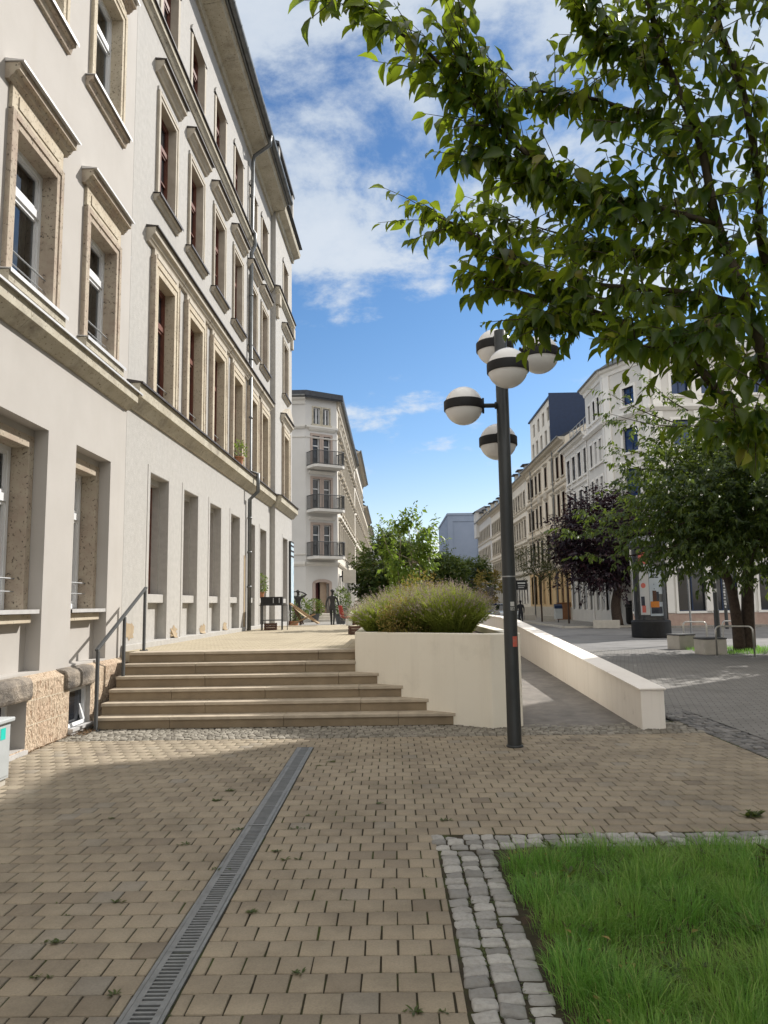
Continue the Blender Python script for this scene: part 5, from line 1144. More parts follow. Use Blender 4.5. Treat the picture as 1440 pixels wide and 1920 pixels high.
block(12.05, 58.3, .95, .6, .55, 'pale concrete block beside the young tree, farther along the pavement', 0, False)
block(11.55, 63.5, .9, .6, .55, 'small pale concrete block farthest along the pavement, by the pedestrian', 0, False)
# posts and poles
pp = thing('lamp_pole', 'black street pole with white stickers rising behind the second concrete cube', 'pole', (12.55, 29.3, 0))
mb = MB(); mb.lathe([(0, 0), (.11, 0), (.10, 1.2), (.085, 1.25), (.075, 6.5), (0, 6.5)], n=16); mb.build('pole', 'pole_paint', pp)
mb = MB(); a = math.atan2(-29.3, -12.55)
for z in (1.9, 2.25, 2.55): mb.lathe([(.095, z), (.095, z+.14)], n=5, a0=a-.6, a1=a+.7)
mb.build('sticker', 'sticker_white', pp)
mb = MB(); mb.tube([(.05+.32+.32*math.cos(t), 0, 3.2+.42*math.sin(t)) for t in np.linspace(-2.6, 1.5, 14)], .018, 6); mb.build('cable_loop', 'black', pp)
pp = thing('sign_pole', 'thin dark pole plastered with black, white and red stickers before the pink plinth', 'pole', (18.3, 41.5, 0))
mb = MB(); mb.lathe([(0, 0), (.09, 0), (.085, 4.6), (0, 4.6)], n=12); mb.build('pole', 'dark_steel', pp)
a = math.atan2(-41.5, -18.3)
mb = MB()
for i, z in enumerate(np.arange(1.15, 2.6, .16)): mb.lathe([(.0905, z), (.0905, z+random.uniform(.06, .13))], n=4, a0=a-.9+random.random()*.5, a1=a+.3+random.random()*.5)
mb.build('sticker', 'sticker_white', pp); mb = MB(); mb.lathe([(.092, 2.75), (.092, 2.98)], n=6, a0=a-1, a1=a+1); mb.build('sticker', 'sticker_red', pp)
pp = thing('sign_pole', 'slim pale grey sign pole between the advertising column and the black pole', 'pole', (13.9, 35.3, 0))
mb = MB(); mb.lathe([(0, 0), (.045, 0), (.04, 3.9), (0, 3.9)], n=10); mb.build('pole', 'steel', pp); mb = MB(); mb.box(-.3, .3, -.05, -.045, 3.2, 3.8); mb.build('sign_plate', 'frame_white', pp)
pp = thing('sign_board', 'small black board with white lettering on a thin post beside the lamp post', 'sign', (8.75, 51.0, 0))
mb = MB(); mb.lathe([(0, 0), (.05, 0), (.05, 3.2), (0, 3.2)], -.35, 0, 10); mb.build('post', 'dark_steel', pp); mb = MB(); mb.box(-.35, .42, -.09, -.06, 2.45, 3.1); mb.build('panel', 'black', pp, bevel=.01)
mb = MB(); mb.box(-.22, .3, -.093, -.0905, 2.86, 2.95); mb.box(-.2, .28, -.093, -.0905, 2.70, 2.74); mb.box(-.2, .2, -.093, -.0905, 2.58, 2.62); mb.build('lettering', 'sticker_white', pp)
pp = thing('traffic_sign', 'small dark traffic sign on a post before the far houses', 'traffic sign', (10.75, 82, 0))
mb = MB(); mb.lathe([(0, 0), (.05, 0), (.05, 3.3), (0, 3.3)], n=8); mb.build('post', 'dark_steel', pp); mb = MB(); mb.box(-.35, .35, -.06, -.03, 2.5, 3.3); mb.tube([(0, -.05, 2.15), (0, -.02, 2.15)], .33, 20); mb.build('sign_plate', 'concrete_dark', pp)
# bins and boxes on the far pavement
wb = thing('litter_bin', 'grey hooded litter bin on the pavement in front of the ochre ground floor', 'bin', (12.1, 55, .12))
mb = MB(); mb.box(-.27, .27, -.22, .22, .25, 1.0); mb.build('body', 'cabinet_grey', wb, bevel=.03); mb = MB(); mb.profile([(-.23, 1.0), (-.2, 1.2), (.1, 1.32), (.23, 1.25), (.23, 1.0)], -.27, .27); mb.build('hood', 'frame_dark', wb, bevel=.01)
mb = MB(); mb.box(-.03, .03, .1, .16, 0, .3); mb.build('leg', 'dark_steel', wb)
wb = thing('utility_box', 'rust-brown utility box against the foot of the ochre house', 'utility cabinet', (13.95, 61.4, .12))
mb = MB(); mb.box(-.5, .5, -.3, .3, .05, 1.35); mb.build('body', 'brown_board', wb, bevel=.02); mb = MB(); mb.box(-.54, .54, -.34, .34, 1.352, 1.42); mb.build('lid', 'brown_board', wb, bevel=.02); mb = MB(); mb.box(-.48, .48, -.28, .28, 0, .048); mb.build('base', 'concrete', wb)
wb = thing('litter_bin', 'black domed litter bin to the right of the plum trunk', 'bin', (15.05, 47.3, .12))
mb = MB(); mb.lathe([(0, .05), (.38, .05), (.42, .2), (.42, 1.1)], n=20); mb.build('body', 'black', wb, smooth=True); mb = MB(); mb.lathe([(.46, 1.11), (.47, 1.2), (.36, 1.42), (.2, 1.5), (0, 1.52)], n=20); mb.build('dome', 'black', wb, smooth=True); mb = MB(); mb.lathe([(0, 0), (.3, 0), (.3, .06)], n=16); mb.build('foot', 'concrete', wb)

# cars at the far end
def car(loc, rot, paint, label):
    t = thing('parked_car', label, 'car', loc, rot, 'cars parked down the street')
    mb = MB(); side = [(-2.05, .28), (-2.1, .62), (-1.98, .86), (-1.25, .95), (1.85, .95), (2.02, .82), (2.08, .5), (2.0, .28)]
    mb.v = [(x*s_, y, z) for s_ in (1,) for y in (-.86, .86) for x, z in side]; n = len(side)
    mb.f = [tuple(range(n)), tuple(reversed(range(n, 2*n)))]+[((i+1) % n, i, n+i, n+(i+1) % n) for i in range(n)]; mb.m = [0]*len(mb.f)
    mb.build('body', paint, t, bevel=.07)
    mb = MB(); b_ = [(-1.2, .94), (-.55, 1.44), (1.1, 1.47), (1.75, .94)]; yy = [.80, .62, .62, .80]
    vs = [(x, -y, z) for (x, z), y in zip(b_, yy)]+[(x, y, z) for (x, z), y in zip(b_, yy)]
    mb.add(vs, [(0, 1, 2, 3), (7, 6, 5, 4), (0, 4, 5, 1), (2, 6, 7, 3)], 0); mb.build('windows', 'pane_dark', t, bevel=.02)
    mb = MB(); mb.box(-.62, 1.15, -.64, .64, 1.45, 1.50); mb.build('roof', paint, t, bevel=.03)
    for x in (-1.3, 1.3):
        for y in (-.8, .8):
            mb = MB(); mb.tube([(x, y-.1, .32), (x, y+.1, .32)], .32, 20); w = mb.build('wheel', 'rubber', t); mb = MB(); mb.tube([(x, y-.112, .32), (x, y+.112, .32)], .19, 14); mb.build('rim', 'steel', w)
    for y in (-.62, .62):
        mb = MB(); mb.box(-2.1, -2.02, y-.2, y+.2, .62, .76); mb.build('headlight', 'frame_white', t, bevel=.02)
        mb = MB(); mb.box(2.0, 2.07, y-.2, y+.2, .68, .84); mb.build('tail_light', 'poster_red', t, bevel=.02)
    mb = MB(); mb.box(-2.12, -2.09, -.26, .26, .40, .51); mb.build('number_plate', 'frame_white', t)
car((9.75, 70, .004), PI/2, 'car_blue', 'bright blue car parked facing up the street, half hidden by the lamp post')
car((9.7, 77, .004), PI/2, 'car_dark', 'dark blue car parked behind the bright blue one')
car((9.65, 63.6, .004), PI/2, 'car_silver', 'silver car parked nearest, mostly behind the lamp post')

# figures: two bronze statues and a pedestrian
def figure(name, mat, parent, J, E, R, root='pelvis', loc=(0, 0, 0)):
    names = list(J); me = bpy.data.meshes.new(name); me.from_pydata([J[k] for k in names], [(names.index(a), names.index(b)) for a, b in E], [])
    me.materials.append(MATS[mat]); o = bpy.data.objects.new(name, me); COL.objects.link(o); o.parent = parent; o.location = loc
    o.modifiers.new('skin', 'SKIN'); sv = me.skin_vertices[0].data
    for i, k in enumerate(names):
        r = R[k]; sv[i].radius = (r, r) if not isinstance(r, tuple) else r; sv[i].use_root = (k == root)
    s_ = o.modifiers.new('smooth', 'SUBSURF'); s_.levels = 2; s_.render_levels = 2
    return o
BASE_R = dict(pelvis=(.135, .10), waist=(.115, .085), chest=(.15, .105), neckb=(.07, .07), neck=(.052, .052), head=(.078, .088), crown=(.062, .075), shl=.062, ell=.042, hal=.030, fil=.018, shr=.062, elr=.042, har=.030, fir=.018, hpl=.092, knl=.060, anl=.040, tol=.035, hpr=.092, knr=.060, anr=.040, tor=.035)
BASE_E = [('pelvis', 'waist'), ('waist', 'chest'), ('chest', 'neckb'), ('neckb', 'neck'), ('neck', 'head'), ('head', 'crown'), ('chest', 'shl'), ('shl', 'ell'), ('ell', 'hal'), ('hal', 'fil'), ('chest', 'shr'), ('shr', 'elr'), ('elr', 'har'), ('har', 'fir'), ('pelvis', 'hpl'), ('hpl', 'knl'), ('knl', 'anl'), ('anl', 'tol'), ('pelvis', 'hpr'), ('hpr', 'knr'), ('knr', 'anr'), ('anr', 'tor')]
STAND = dict(pelvis=(0, 0, .93), waist=(0, 0, 1.08), chest=(0, .01, 1.32), neckb=(0, .01, 1.45), neck=(0, .02, 1.52), head=(0, .03, 1.62), crown=(0, .03, 1.70), shl=(-.19, .0, 1.40), ell=(-.25, -.03, 1.13), hal=(-.26, .05, .90), fil=(-.255, .07, .80), shr=(.19, 0, 1.40), elr=(.25, -.03, 1.13), har=(.26, .05, .90), fir=(.255, .07, .80),
             hpl=(-.095, 0, .86), knl=(-.10, .02, .48), anl=(-.10, -.02, .08), tol=(-.10, .14, .035), hpr=(.095, 0, .86), knr=(.10, .02, .48), anr=(.10, -.02, .08), tor=(.10, .14, .035))
s2 = thing('statue', 'dark bronze walking statue with a cap, seen from behind before the arched door', 'statue', (-2.85, 36, .62), -.15)
J = dict(STAND); J.update(knl=(-.10, .16, .50), anl=(-.11, .22, .09), tol=(-.11, .37, .05), knr=(.10, -.05, .48), anr=(.10, -.24, .13), tor=(.10, -.13, .035), ell=(-.27, -.12, 1.15), hal=(-.30, -.10, .92), fil=(-.30, -.08, .82), elr=(.27, .04, 1.14), har=(.29, .18, .95), fir=(.29, .24, .87))
figure('body', 'bronze', s2, J, BASE_E, BASE_R)
mb = MB(); mb.ball((0, .02, 1.70), .105, 16, sq=(1, 1.15, .75)); mb.lathe([(.0, 1.69), (.12, 1.69), (.12, 1.70), (0, 1.71)], 0, .10, 14); mb.build('cap', 'bronze', s2, smooth=True)
mb = MB(); mb.box(-.3, .3, -.4, .5, -.02, .03); mb.build('base', 'dark_steel', s2)
s1 = thing('statue', 'dark bronze statue with both hands raised behind its head, standing behind the deck chair', 'statue', (-4.5, 36, .62), .1)
J = dict(STAND); J.update(shl=(-.19, 0, 1.43), ell=(-.40, -.02, 1.60), hal=(-.16, -.08, 1.68), fil=(-.08, -.10, 1.68), shr=(.19, 0, 1.43), elr=(.42, -.02, 1.54), har=(.16, -.08, 1.66), fir=(.08, -.10, 1.66))
figure('body', 'bronze', s1, J, BASE_E, BASE_R); mb = MB(); mb.ball((0, .0, 1.69), .10, 16, sq=(1, 1.1, .85)); mb.build('hair', 'bronze', s1, smooth=True); mb = MB(); mb.box(-.3, .3, -.3, .3, -.02, .03); mb.build('base', 'dark_steel', s1)
pe = thing('person', 'person in dark clothes walking away along the road just right of the lamp post', 'person', (9.45, 55.5, .004), 0)
J = dict(STAND); J.update(knl=(-.10, .12, .50), anl=(-.10, .16, .09), tol=(-.10, .30, .05), anr=(.10, -.20, .12), tor=(.10, -.09, .04))
bd_ = figure('body', 'cloth_dark', pe, J, BASE_E, {k: (v if k in ('neck', 'head', 'crown', 'fil', 'fir') else (tuple(1.15*q for q in v) if isinstance(v, tuple) else 1.2*v)) for k, v in BASE_R.items()})
mb = MB(); mb.ball((0, .01, 1.66), .098, 14, sq=(1, 1.05, 1.15)); mb.build('hair', 'black', pe, smooth=True)

# ------------------------------------------------------------------ things on the terrace
T = .957
gs = thing('fire_pit', 'black box grill on thin steel legs with a lower shelf, by the whitish house', 'grill', (-3.48, 21.8, T), .08)
mb = MB(); mb.box(-.31, .31, -.2, .2, .70, .735)
for (a, b, c, d) in ((-.31, .31, -.2, -.17), (-.31, .31, .17, .2), (-.31, -.28, -.17, .17), (.28, .31, -.17, .17)): mb.box(a, b, c, d, .736, .95)
mb.build('fire_box', 'black', gs)
mb = MB()
for x in (.05, .22): mb.box(x-.012, x+.012, -.203, -.2005, .77, .92)
mb.build('vent', 'steel', gs)
for x in (-.29, .29):
    for y in (-.18, .18):
        mb = MB(); mb.box(x-.014, x+.014, y-.014, y+.014, 0, .70); mb.build('leg', 'dark_steel', gs)
mb = MB(); mb.box(-.276, .276, -.2, .2, .27, .295); mb.box(-.36, .46, -.19, -.165, .702, .722); mb.box(.44, .46, -.19, -.165, 0, .702); mb.build('shelf', 'dark_steel', gs)
cr = thing('wooden_crate', 'old wooden crate standing on the ground beneath the grill', 'crate', (-3.52, 21.8, T), .1)
def crate(t, w, d, h, mat='wood_dark'):
    mb = MB()
    for x in (-w/2, w/2-.03):
        for y in (-d/2, d/2-.03): mb.box(x, x+.03, y, y+.03, 0, h)
    mb.build('corner_post', mat, t)
    mb = MB(); n = 3
    for k in range(n):
        z = h*(k+.08)/n; z1 = z+h/n*.8; mb.box(-w/2, w/2, -d/2-.012, -d/2-.001, z, z1); mb.box(-w/2, w/2, d/2+.001, d/2+.012, z, z1); mb.box(-w/2-.012, -w/2-.001, -d/2, d/2, z, z1); mb.box(w/2+.001, w/2+.012, -d/2, d/2, z, z1)
    mb.box(-w/2+.03, w/2-.03, -d/2+.03, d/2-.03, .01, .025); mb.build('slats', mat, t)
crate(cr, .34, .26, .20)
for (x, y, z, r, w, lab, mt) in ((-.86, 17.7, T, .2, .30, 'dark wooden crate at the planter corner, lower of two', 'wood_dark'), (-.80, 17.9, T+.212, -.1, .24, 'small dark wooden crate stacked on the lower crate', 'wood_dark')):
    t = thing('wooden_crate', lab, 'crate', (x, y, z), r); crate(t, w, .26, .20, mt)
t = thing('white_box', 'small white box lying by the red chair', 'box', (-1.42, 25.2, T), .3); mb = MB(); mb.box(-.1, .1, -.12, .12, 0, .17); mb.build('box', 'frame_white', t, bevel=.005); mb = MB(); mb.box(-.11, .11, -.13, .13, .171, .20); mb.build('lid', 'frame_white', t, bevel=.005)
dc = thing('deck_chair', 'folding wooden deck chair with a brown canvas sling at the terrace edge', 'deck chair', (-3.42, 25.4, T), 0)
for y in (-.28, .28):
    mb = MB(); mb.obox((.46, y, .42), (.58*math.cos(.62), 0, -.58*math.sin(.62)), (0, .018, 0), (.022*math.sin(.62), 0, .022*math.cos(.62))); mb.build('side_rail', 'wood', dc)
    mb = MB(); yy = y*.9; mb.obox((.42, yy, .22), (.42*math.cos(-.42), 0, -.42*math.sin(-.42)), (0, .018, 0), (.02*math.sin(-.42), 0, .02*math.cos(-.42))); mb.build('leg', 'wood', dc)
    mb = MB(); yy = y*.8; mb.obox((.26, yy, .34), (.32*math.cos(1.1), 0, .32*math.sin(1.1)*-1), (0, .016, 0), (.02*math.sin(1.1), 0, .02*math.cos(1.1))); mb.build('prop', 'wood_dark', dc)
mb = MB(); n = 14
for k in range(n+1):
    s_ = k/n; x = .0+.95*s_; z = .76-.66*s_-.10*math.sin(PI*min(1, s_*1.05)); mb.v += [(x, -.24, z), (x, .24, z)]
mb.f = [(2*k, 2*k+2, 2*k+3, 2*k+1) for k in range(n)]; mb.m = [0]*n; cv = mb.build('canvas', 'canvas', dc, smooth=True); cv.modifiers.new('thick', 'SOLIDIFY').thickness = .006
mb = MB(); mb.tube([(-.01, -.29, .76), (-.01, .29, .76)], .016, 8); mb.tube([(.94, -.29, .09), (.94, .29, .09)], .016, 8); mb.build('cross_bar', 'wood', dc)
rc = thing('shell_chair', 'red moulded shell chair on dark legs beyond the terrace planter', 'chair', (-1.72, 28, .70), -1.2)
mb = MB(); n = 9; rows = [(.22, .44, .0), (.0, .43, .0), (-.16, .46, .0), (-.24, .60, 0), (-.28, .80, 0), (-.30, .92, 0)]; wd = [.19, .22, .23, .22, .19, .13]
for (y, z, _), w in zip(rows, wd):
    for k in range(n): s_ = -1+2*k/(n-1); mb.v.append((w*s_, y+.10*s_*s_*(1 if z > .5 else 0), z+.06*s_*s_*(0 if z > .5 else 1)))
mb.f = [(r*n+k, r*n+k+1, (r+1)*n+k+1, (r+1)*n+k) for r in range(5) for k in range(n-1)]; mb.m = [0]*len(mb.f); sc_ = mb.build('shell', 'red_plastic', rc, smooth=True); sc_.modifiers.new('thick', 'SOLIDIFY').thickness = .012
for x in (-1, 1):
    for y in (-1, 1):
        mb = MB(); mb.tube([(x*.12, y*.1, .43), (x*.2, y*.2, 0)], .012, 8); mb.build('leg', 'dark_steel', rc)
# ------------------------------------------------------------------ vegetation
def norm(a): return a/(np.linalg.norm(a, axis=-1, keepdims=True)+1e-9)
def rand_dirs(n): return norm(RNG.normal(0, 1, (n, 3)))
LEAF_BIG = (np.array([(0, 0, 0), (.22, -.34, .10), (.22, 0, -.02), (.22, .34, .10), (.50, -.47, .12), (.50, 0, -.05), (.50, .47, .12), (.76, -.30, .02), (.76, 0, -.12), (.76, .30, .02), (1.04, 0, -.26)]),
            np.array([(0, 2, 1), (0, 3, 2), (1, 2, 5), (1, 5, 4), (2, 3, 6), (2, 6, 5), (4, 5, 8), (4, 8, 7), (5, 6, 9), (5, 9, 8), (7, 8, 10), (8, 9, 10)]))
LEAF_SMALL = (np.array([(0, 0, 0), (.45, -.5, .10), (1, 0, -.12), (.45, .5, .10)]), np.array([(0, 2, 1), (0, 3, 2)]))
def leaves_mesh(base, d, up, length, width, tmpl):
    """one leaf per row: base point, direction, rough upward normal"""
    tv, tf = tmpl; n = len(base); d = norm(d); s = norm(np.cross(d, up)); u = np.cross(s, d)
    V = base[:, None]+d[:, None]*(tv[None, :, 0:1]*length[:, None, None])+s[:, None]*(tv[None, :, 1:2]*(length*width)[:, None, None])+u[:, None]*(tv[None, :, 2:3]*length[:, None, None])
    return V.reshape(-1, 3), (tf[None]+len(tv)*np.arange(n)[:, None, None]).reshape(-1, 3)
def sprays(start, d, length, k, leaf, lw, droop=.8, side=.55, hang=.7, curve=-.12, flat=0):
    """leafy shoots: k leaves set alternately along each shoot, hanging from it; returns leaf rows and shoot polylines"""
    n = len(start); d = norm(d); hor = norm(np.cross(d, np.array([0, 0, 1.])+RNG.normal(0, .15, (n, 3))))
    B, D, U, Ls = [], [], [], []
    for i in range(k):
        t = (i+.6)/k; p = start+d*(length*t)[:, None]; p[:, 2] += curve*length*t*t
        sgn = (1 if i % 2 else -1)
        dd = d*(.45+.25*t)+hor*sgn*side+np.array([0, 0, -hang])+RNG.normal(0, .32, (n, 3))
        if i == k-1: dd = d*.9+np.array([0, 0, -.45])+RNG.normal(0, .2, (n, 3))
        B.append(p+RNG.normal(0, .006, (n, 3))); D.append(dd); U.append(hor*sgn*(flat-.15)+d*flat*.5-np.array([0, 0, flat*.6])+np.array([0, 0, 1.])*.6+d*.35+RNG.normal(0, .3, (n, 3)))
        Ls.append(leaf*RNG.uniform(.5, 1.2, n)*(RNG.random(n) > .10)*(1-.35*(t-.4)**2*2))
    L_ = np.concatenate(Ls)
    return np.concatenate(B), np.concatenate(D), np.concatenate(U), L_, lw*RNG.uniform(.85, 1.15, len(L_))
def polytube(mb, pts, r0, r1, n=6):
    m_ = len(pts); mb.tube(pts, [r0+(r1-r0)*i/(m_-1) for i in range(m_)], n)
def smooth_path(pts, per=5):
    P = [np.array(p, float) for p in pts]; P = [2*P[0]-P[1]]+P+[2*P[-1]-P[-2]]; out = []
    for i in range(1, len(P)-2):
        for j in range(per):
            t = j/per; a, b, c, d = P[i-1:i+3]
            out.append(.5*((2*b)+(c-a)*t+(2*a-5*b+4*c-d)*t*t+(3*b-a-3*c+d)*t**3))
    out.append(P[-2]); return out

# --- the near cherry: trunk to the right of the picture, boughs hanging into it
nc = thing('cherry_tree', 'near cherry tree whose leafy boughs hang into the picture from the upper right', 'tree', (0, 0, 0))
fork = np.array([2.75, 4.75, 1.95])
def PX(*l): return [at(x, y, Y) for x, y, Y in l]
limbs = [([fork]+PX((1470, 830, 4.3), (1440, 803, 4.2), (1375, 768, 4.1), (1310, 690, 4.0), (1255, 645, 4.0), (1130, 590, 4.1), (1010, 558, 4.2), (950, 540, 4.3), (905, 520, 4.4)), .036, .006),
         ([fork]+PX((1475, 760, 4.2), (1440, 700, 4.15), (1400, 570, 4.0), (1345, 420, 3.9), (1310, 260, 3.8), (1250, 120, 3.7), (1215, 0, 3.6), (1190, -120, 3.5)), .040, .011),
         (PX((1345, 420, 3.9), (1215, 385, 3.8), (1080, 350, 3.7), (960, 265, 3.6), (880, 185, 3.5), (810, 105, 3.4), (740, 55, 3.3), (690, 15, 3.3), (640, -14, 3.2)), .017, .004),
         (PX((1400, 570, 4.0), (1260, 545, 4.05), (1090, 530, 4.1), (970, 490, 4.2), (895, 445, 4.3), (850, 420, 4.35), (808, 400, 4.4)), .018, .004),
         (PX((1215, 385, 3.8), (1100, 372, 3.75), (1010, 340, 3.7), (950, 308, 3.65), (900, 302, 3.6)), .010, .003),
         ([fork]+PX((1490, 640, 4.4), (1432, 480, 4.1), (1420, 330, 3.9), (1395, 180, 3.7), (1350, 50, 3.6), (1320, -90, 3.5)), .032, .010),
         (PX((1310, 260, 3.8), (1180, 205, 3.75), (1060, 175, 3.7), (985, 170, 3.65), (930, 140, 3.6)), .011, .003),
         (PX((1250, 120, 3.7), (1170, 90, 3.6), (1115, 45, 3.5), (1085, -10, 3.5)), .010, .003),
         (PX((960, 265, 3.6), (905, 170, 3.5), (868, 80, 3.45), (858, -30, 3.4)), .008, .003),
         (PX((1130, 590, 4.1), (1060, 600, 4.0), (1000, 598, 4.0)), .008, .003),
         (PX((1400, 570, 4.0), (1330, 620, 3.7), (1240, 650, 3.6), (1170, 640, 3.6)), .010, .003),
         (PX((1345, 420, 3.9), (1230, 470, 4.2), (1110, 450, 4.4), (1020, 430, 4.5), (950, 400, 4.5)), .011, .003),
         (PX((1440, 803, 4.2), (1400, 815, 3.9), (1365, 800, 3.8)), .009, .003),
         ([fork, (3.3, 4.2, 3.2), (3.7, 3.6, 4.6), (3.6, 3.0, 6.0)], .035, .010), ([fork, (3.4, 5.3, 3.2), (4.1, 6.1, 4.6), (4.6, 6.6, 6.0)], .035, .010), ([fork, (2.5, 4.0, 3.3), (2.2, 3.2, 4.5), (1.9, 2.5, 5.6)], .03, .008)]
mb = MB(); polytube(mb, smooth_path([(2.9, 4.9, -.05), (2.86, 4.88, .6), (2.78, 4.8, 1.4), fork+np.array([0, 0, .05])]), .125, .085, 12); mb.build('trunk', 'bark', nc, smooth=True)
bm_ = MB(); S, D = [], []
for pts, r0, r1 in limbs:
    sp = smooth_path(pts, 6); polytube(bm_, sp, r0, r1, 7); m_ = len(sp)
    for i in range(3 if len(pts) > 7 else 1, m_):
        p = sp[i]; d = sp[min(i+1, m_-1)]-sp[i-1]; d = d/np.linalg.norm(d); fr = i/m_
        for _ in range(1 if (r0 > .02 or fr > .55) else 2):
            q = norm(np.array([d*1.0+RNG.normal(0, .42, 3)+np.array([0, 0, .12])]))[0]; S.append(p+RNG.normal(0, .02, 3)); D.append(q)
    S.append(sp[-1]); D.append(sp[-1]-sp[-2])
# leafy mass to the right of the outline of the boughs
poly = [(1150, -60), (1460, -60), (1460, 740), (1400, 760), (1330, 680), (1250, 640), (1120, 600), (1010, 590), (930, 575), (880, 545), (960, 545), (1060, 480), (1010, 450), (1015, 395), (1060, 375), (960, 330), (1010, 290), (1100, 330), (1180, 350), (1230, 300), (1150, 240), (1195, 190), (1150, 120)]
def inside(x, y, P):
    c = False; j = len(P)-1
    for i in range(len(P)):
        if (P[i][1] > y) != (P[j][1] > y) and x < (P[j][0]-P[i][0])*(y-P[i][1])/(P[j][1]-P[i][1])+P[i][0]: c = not c
        j = i
    return c
holes = [(1130, 300, 62), (1225, 235, 26), (1035, 420, 30), (1330, 160, 24), (1405, 60, 40), (1250, 400, 18), (1180, 520, 16), (990, 480, 22)]
cnt = 0
while cnt < 215:
    x, y = random.uniform(880, 1480), random.uniform(-60, 800)
    if not inside(x, y, poly) or any(math.hypot(x-a, y-b) < r for a, b, r in holes): continue
    Yd = random.uniform(3.5, 4.9) if y > 330 else random.uniform(3.3, 4.3)
    S.append(at(x, y, Yd)); D.append(norm(np.array([(-.8, -.1, .38)])+RNG.normal(0, .34, (1, 3)))[0]); cnt += 1
for _ in range(900):   # the part of the crown outside the picture
    p = np.array([3.4, 4.9, 5.0])+rand_dirs(1)[0]*np.array([2.3, 2.6, 2.4])*random.uniform(.5, 1)**.5
    d_ = p-np.array([0, 0, CAM_H]); zc = d_@CF
    if zc > .1 and abs((d_@CR)/zc*1400) < 760 and abs((d_@CU)/zc*1400) < 1000: continue
    if p[1] < 1.2 and abs(p[0]) < 1.2: continue
    S.append(p); D.append(norm(np.array([p-fork])+RNG.normal(0, .6, (1, 3)))[0])
S, D = np.array(S), norm(np.array(D)); ln = RNG.uniform(.12, .40, len(S))
for p, d, l in zip(S, D, ln):
    q = [p, p+d*l*.5+np.array([0, 0, -.03*l]), p+d*l+np.array([0, 0, -.12*l])]; bm_.tube(q, [.0034, .0026, .0014], 4, caps=False)
bm_.build('branches', 'twig', nc, smooth=True)
B, DD, U, LL, WW = sprays(S, D, ln, 7, .124, .56, side=.42, hang=1.0, flat=.55)
V, T_ = leaves_mesh(B, DD, U, LL, WW, LEAF_BIG)
np_obj('crown', V, T_, 'leaf_cherry', nc)

# --- generic trees further away
def tree(name, label, loc, trunks, crown_c, crown_r, nshoot, leaf, mat, bark='bark_grey', group=None, shoot=(.4, .9), k=9, tips=(), bias=None, gap=.0, up=.25, minz=None, seed=1, limb_r=.07, hang=.7, trunk_r=.2, lw=.42):
    t = thing(name, label, 'tree', loc, 0, group); g = np.random.default_rng(seed); org = np.array([loc[0], loc[1], loc[2]])
    mb = MB(); tops = []
    for pts, r0, r1 in trunks: polytube(mb, smooth_path(pts), r0, r1, 10); tops.append(np.array(pts[-1], float))
    mb.build('trunk', bark, t, smooth=True)
    cc, rr = np.array(crown_c, float), np.array(crown_r, float)
    ncl = max(14, nshoot//26); cl = norm(g.normal(0, 1, (ncl, 3)))*rr*g.uniform(.35, 1.0, (ncl, 1))**.6+cc
    if minz: cl[:, 2] = np.maximum(cl[:, 2], minz+g.uniform(0, .6, ncl))
    lm = MB()
    for c in cl:
        b = tops[g.integers(len(tops))]; m_ = (b+c)/2+g.normal(0, .15, 3)*rr*.3; polytube(lm, smooth_path([b-np.array([0, 0, .1]), m_, c], 4), limb_r*g.uniform(.5, 1), .008, 5)
    S, D = [], []; per = nshoot//ncl
    for c in cl:
        out = c-cc; out = out/(np.linalg.norm(out)+1e-6)
        for _ in range(per):
            o_ = g.normal(0, 1, 3)*rr*.17; S.append(c+o_); D.append(out*.8+np.array([0, 0, up])+g.normal(0, .5, 3))
    for (p, q, n_) in tips:      # long leafy shoots standing out of the crown
        p, q = np.array(p, float)-org, np.array(q, float)-org; polytube(lm, smooth_path([p, (p+q)/2+np.array([0, 0, -.12]), q], 4), .03, .006, 5)
        for i in range(n_):
            s_ = i/n_; S.append(p+(q-p)*s_+g.normal(0, .06, 3)+np.array([0, 0, -.12*4*s_*(1-s_)])); D.append((q-p)/np.linalg.norm(q-p)*.8+g.normal(0, .45, 3))
        S.append(q); D.append(q-p)
    lm.build('branches', bark, t, smooth=True)
    S, D = np.array(S), np.array(D); B, DD, U, LL, WW = sprays(S, D, g.uniform(*shoot, len(S)), k, leaf, lw, hang=hang)
    V, T_ = leaves_mesh(B, DD, U, LL, WW*1.0, LEAF_SMALL); np_obj('crown', V, T_, mat, t); return t
def wp(x, y, Y): return tuple(at(x, y, Y))
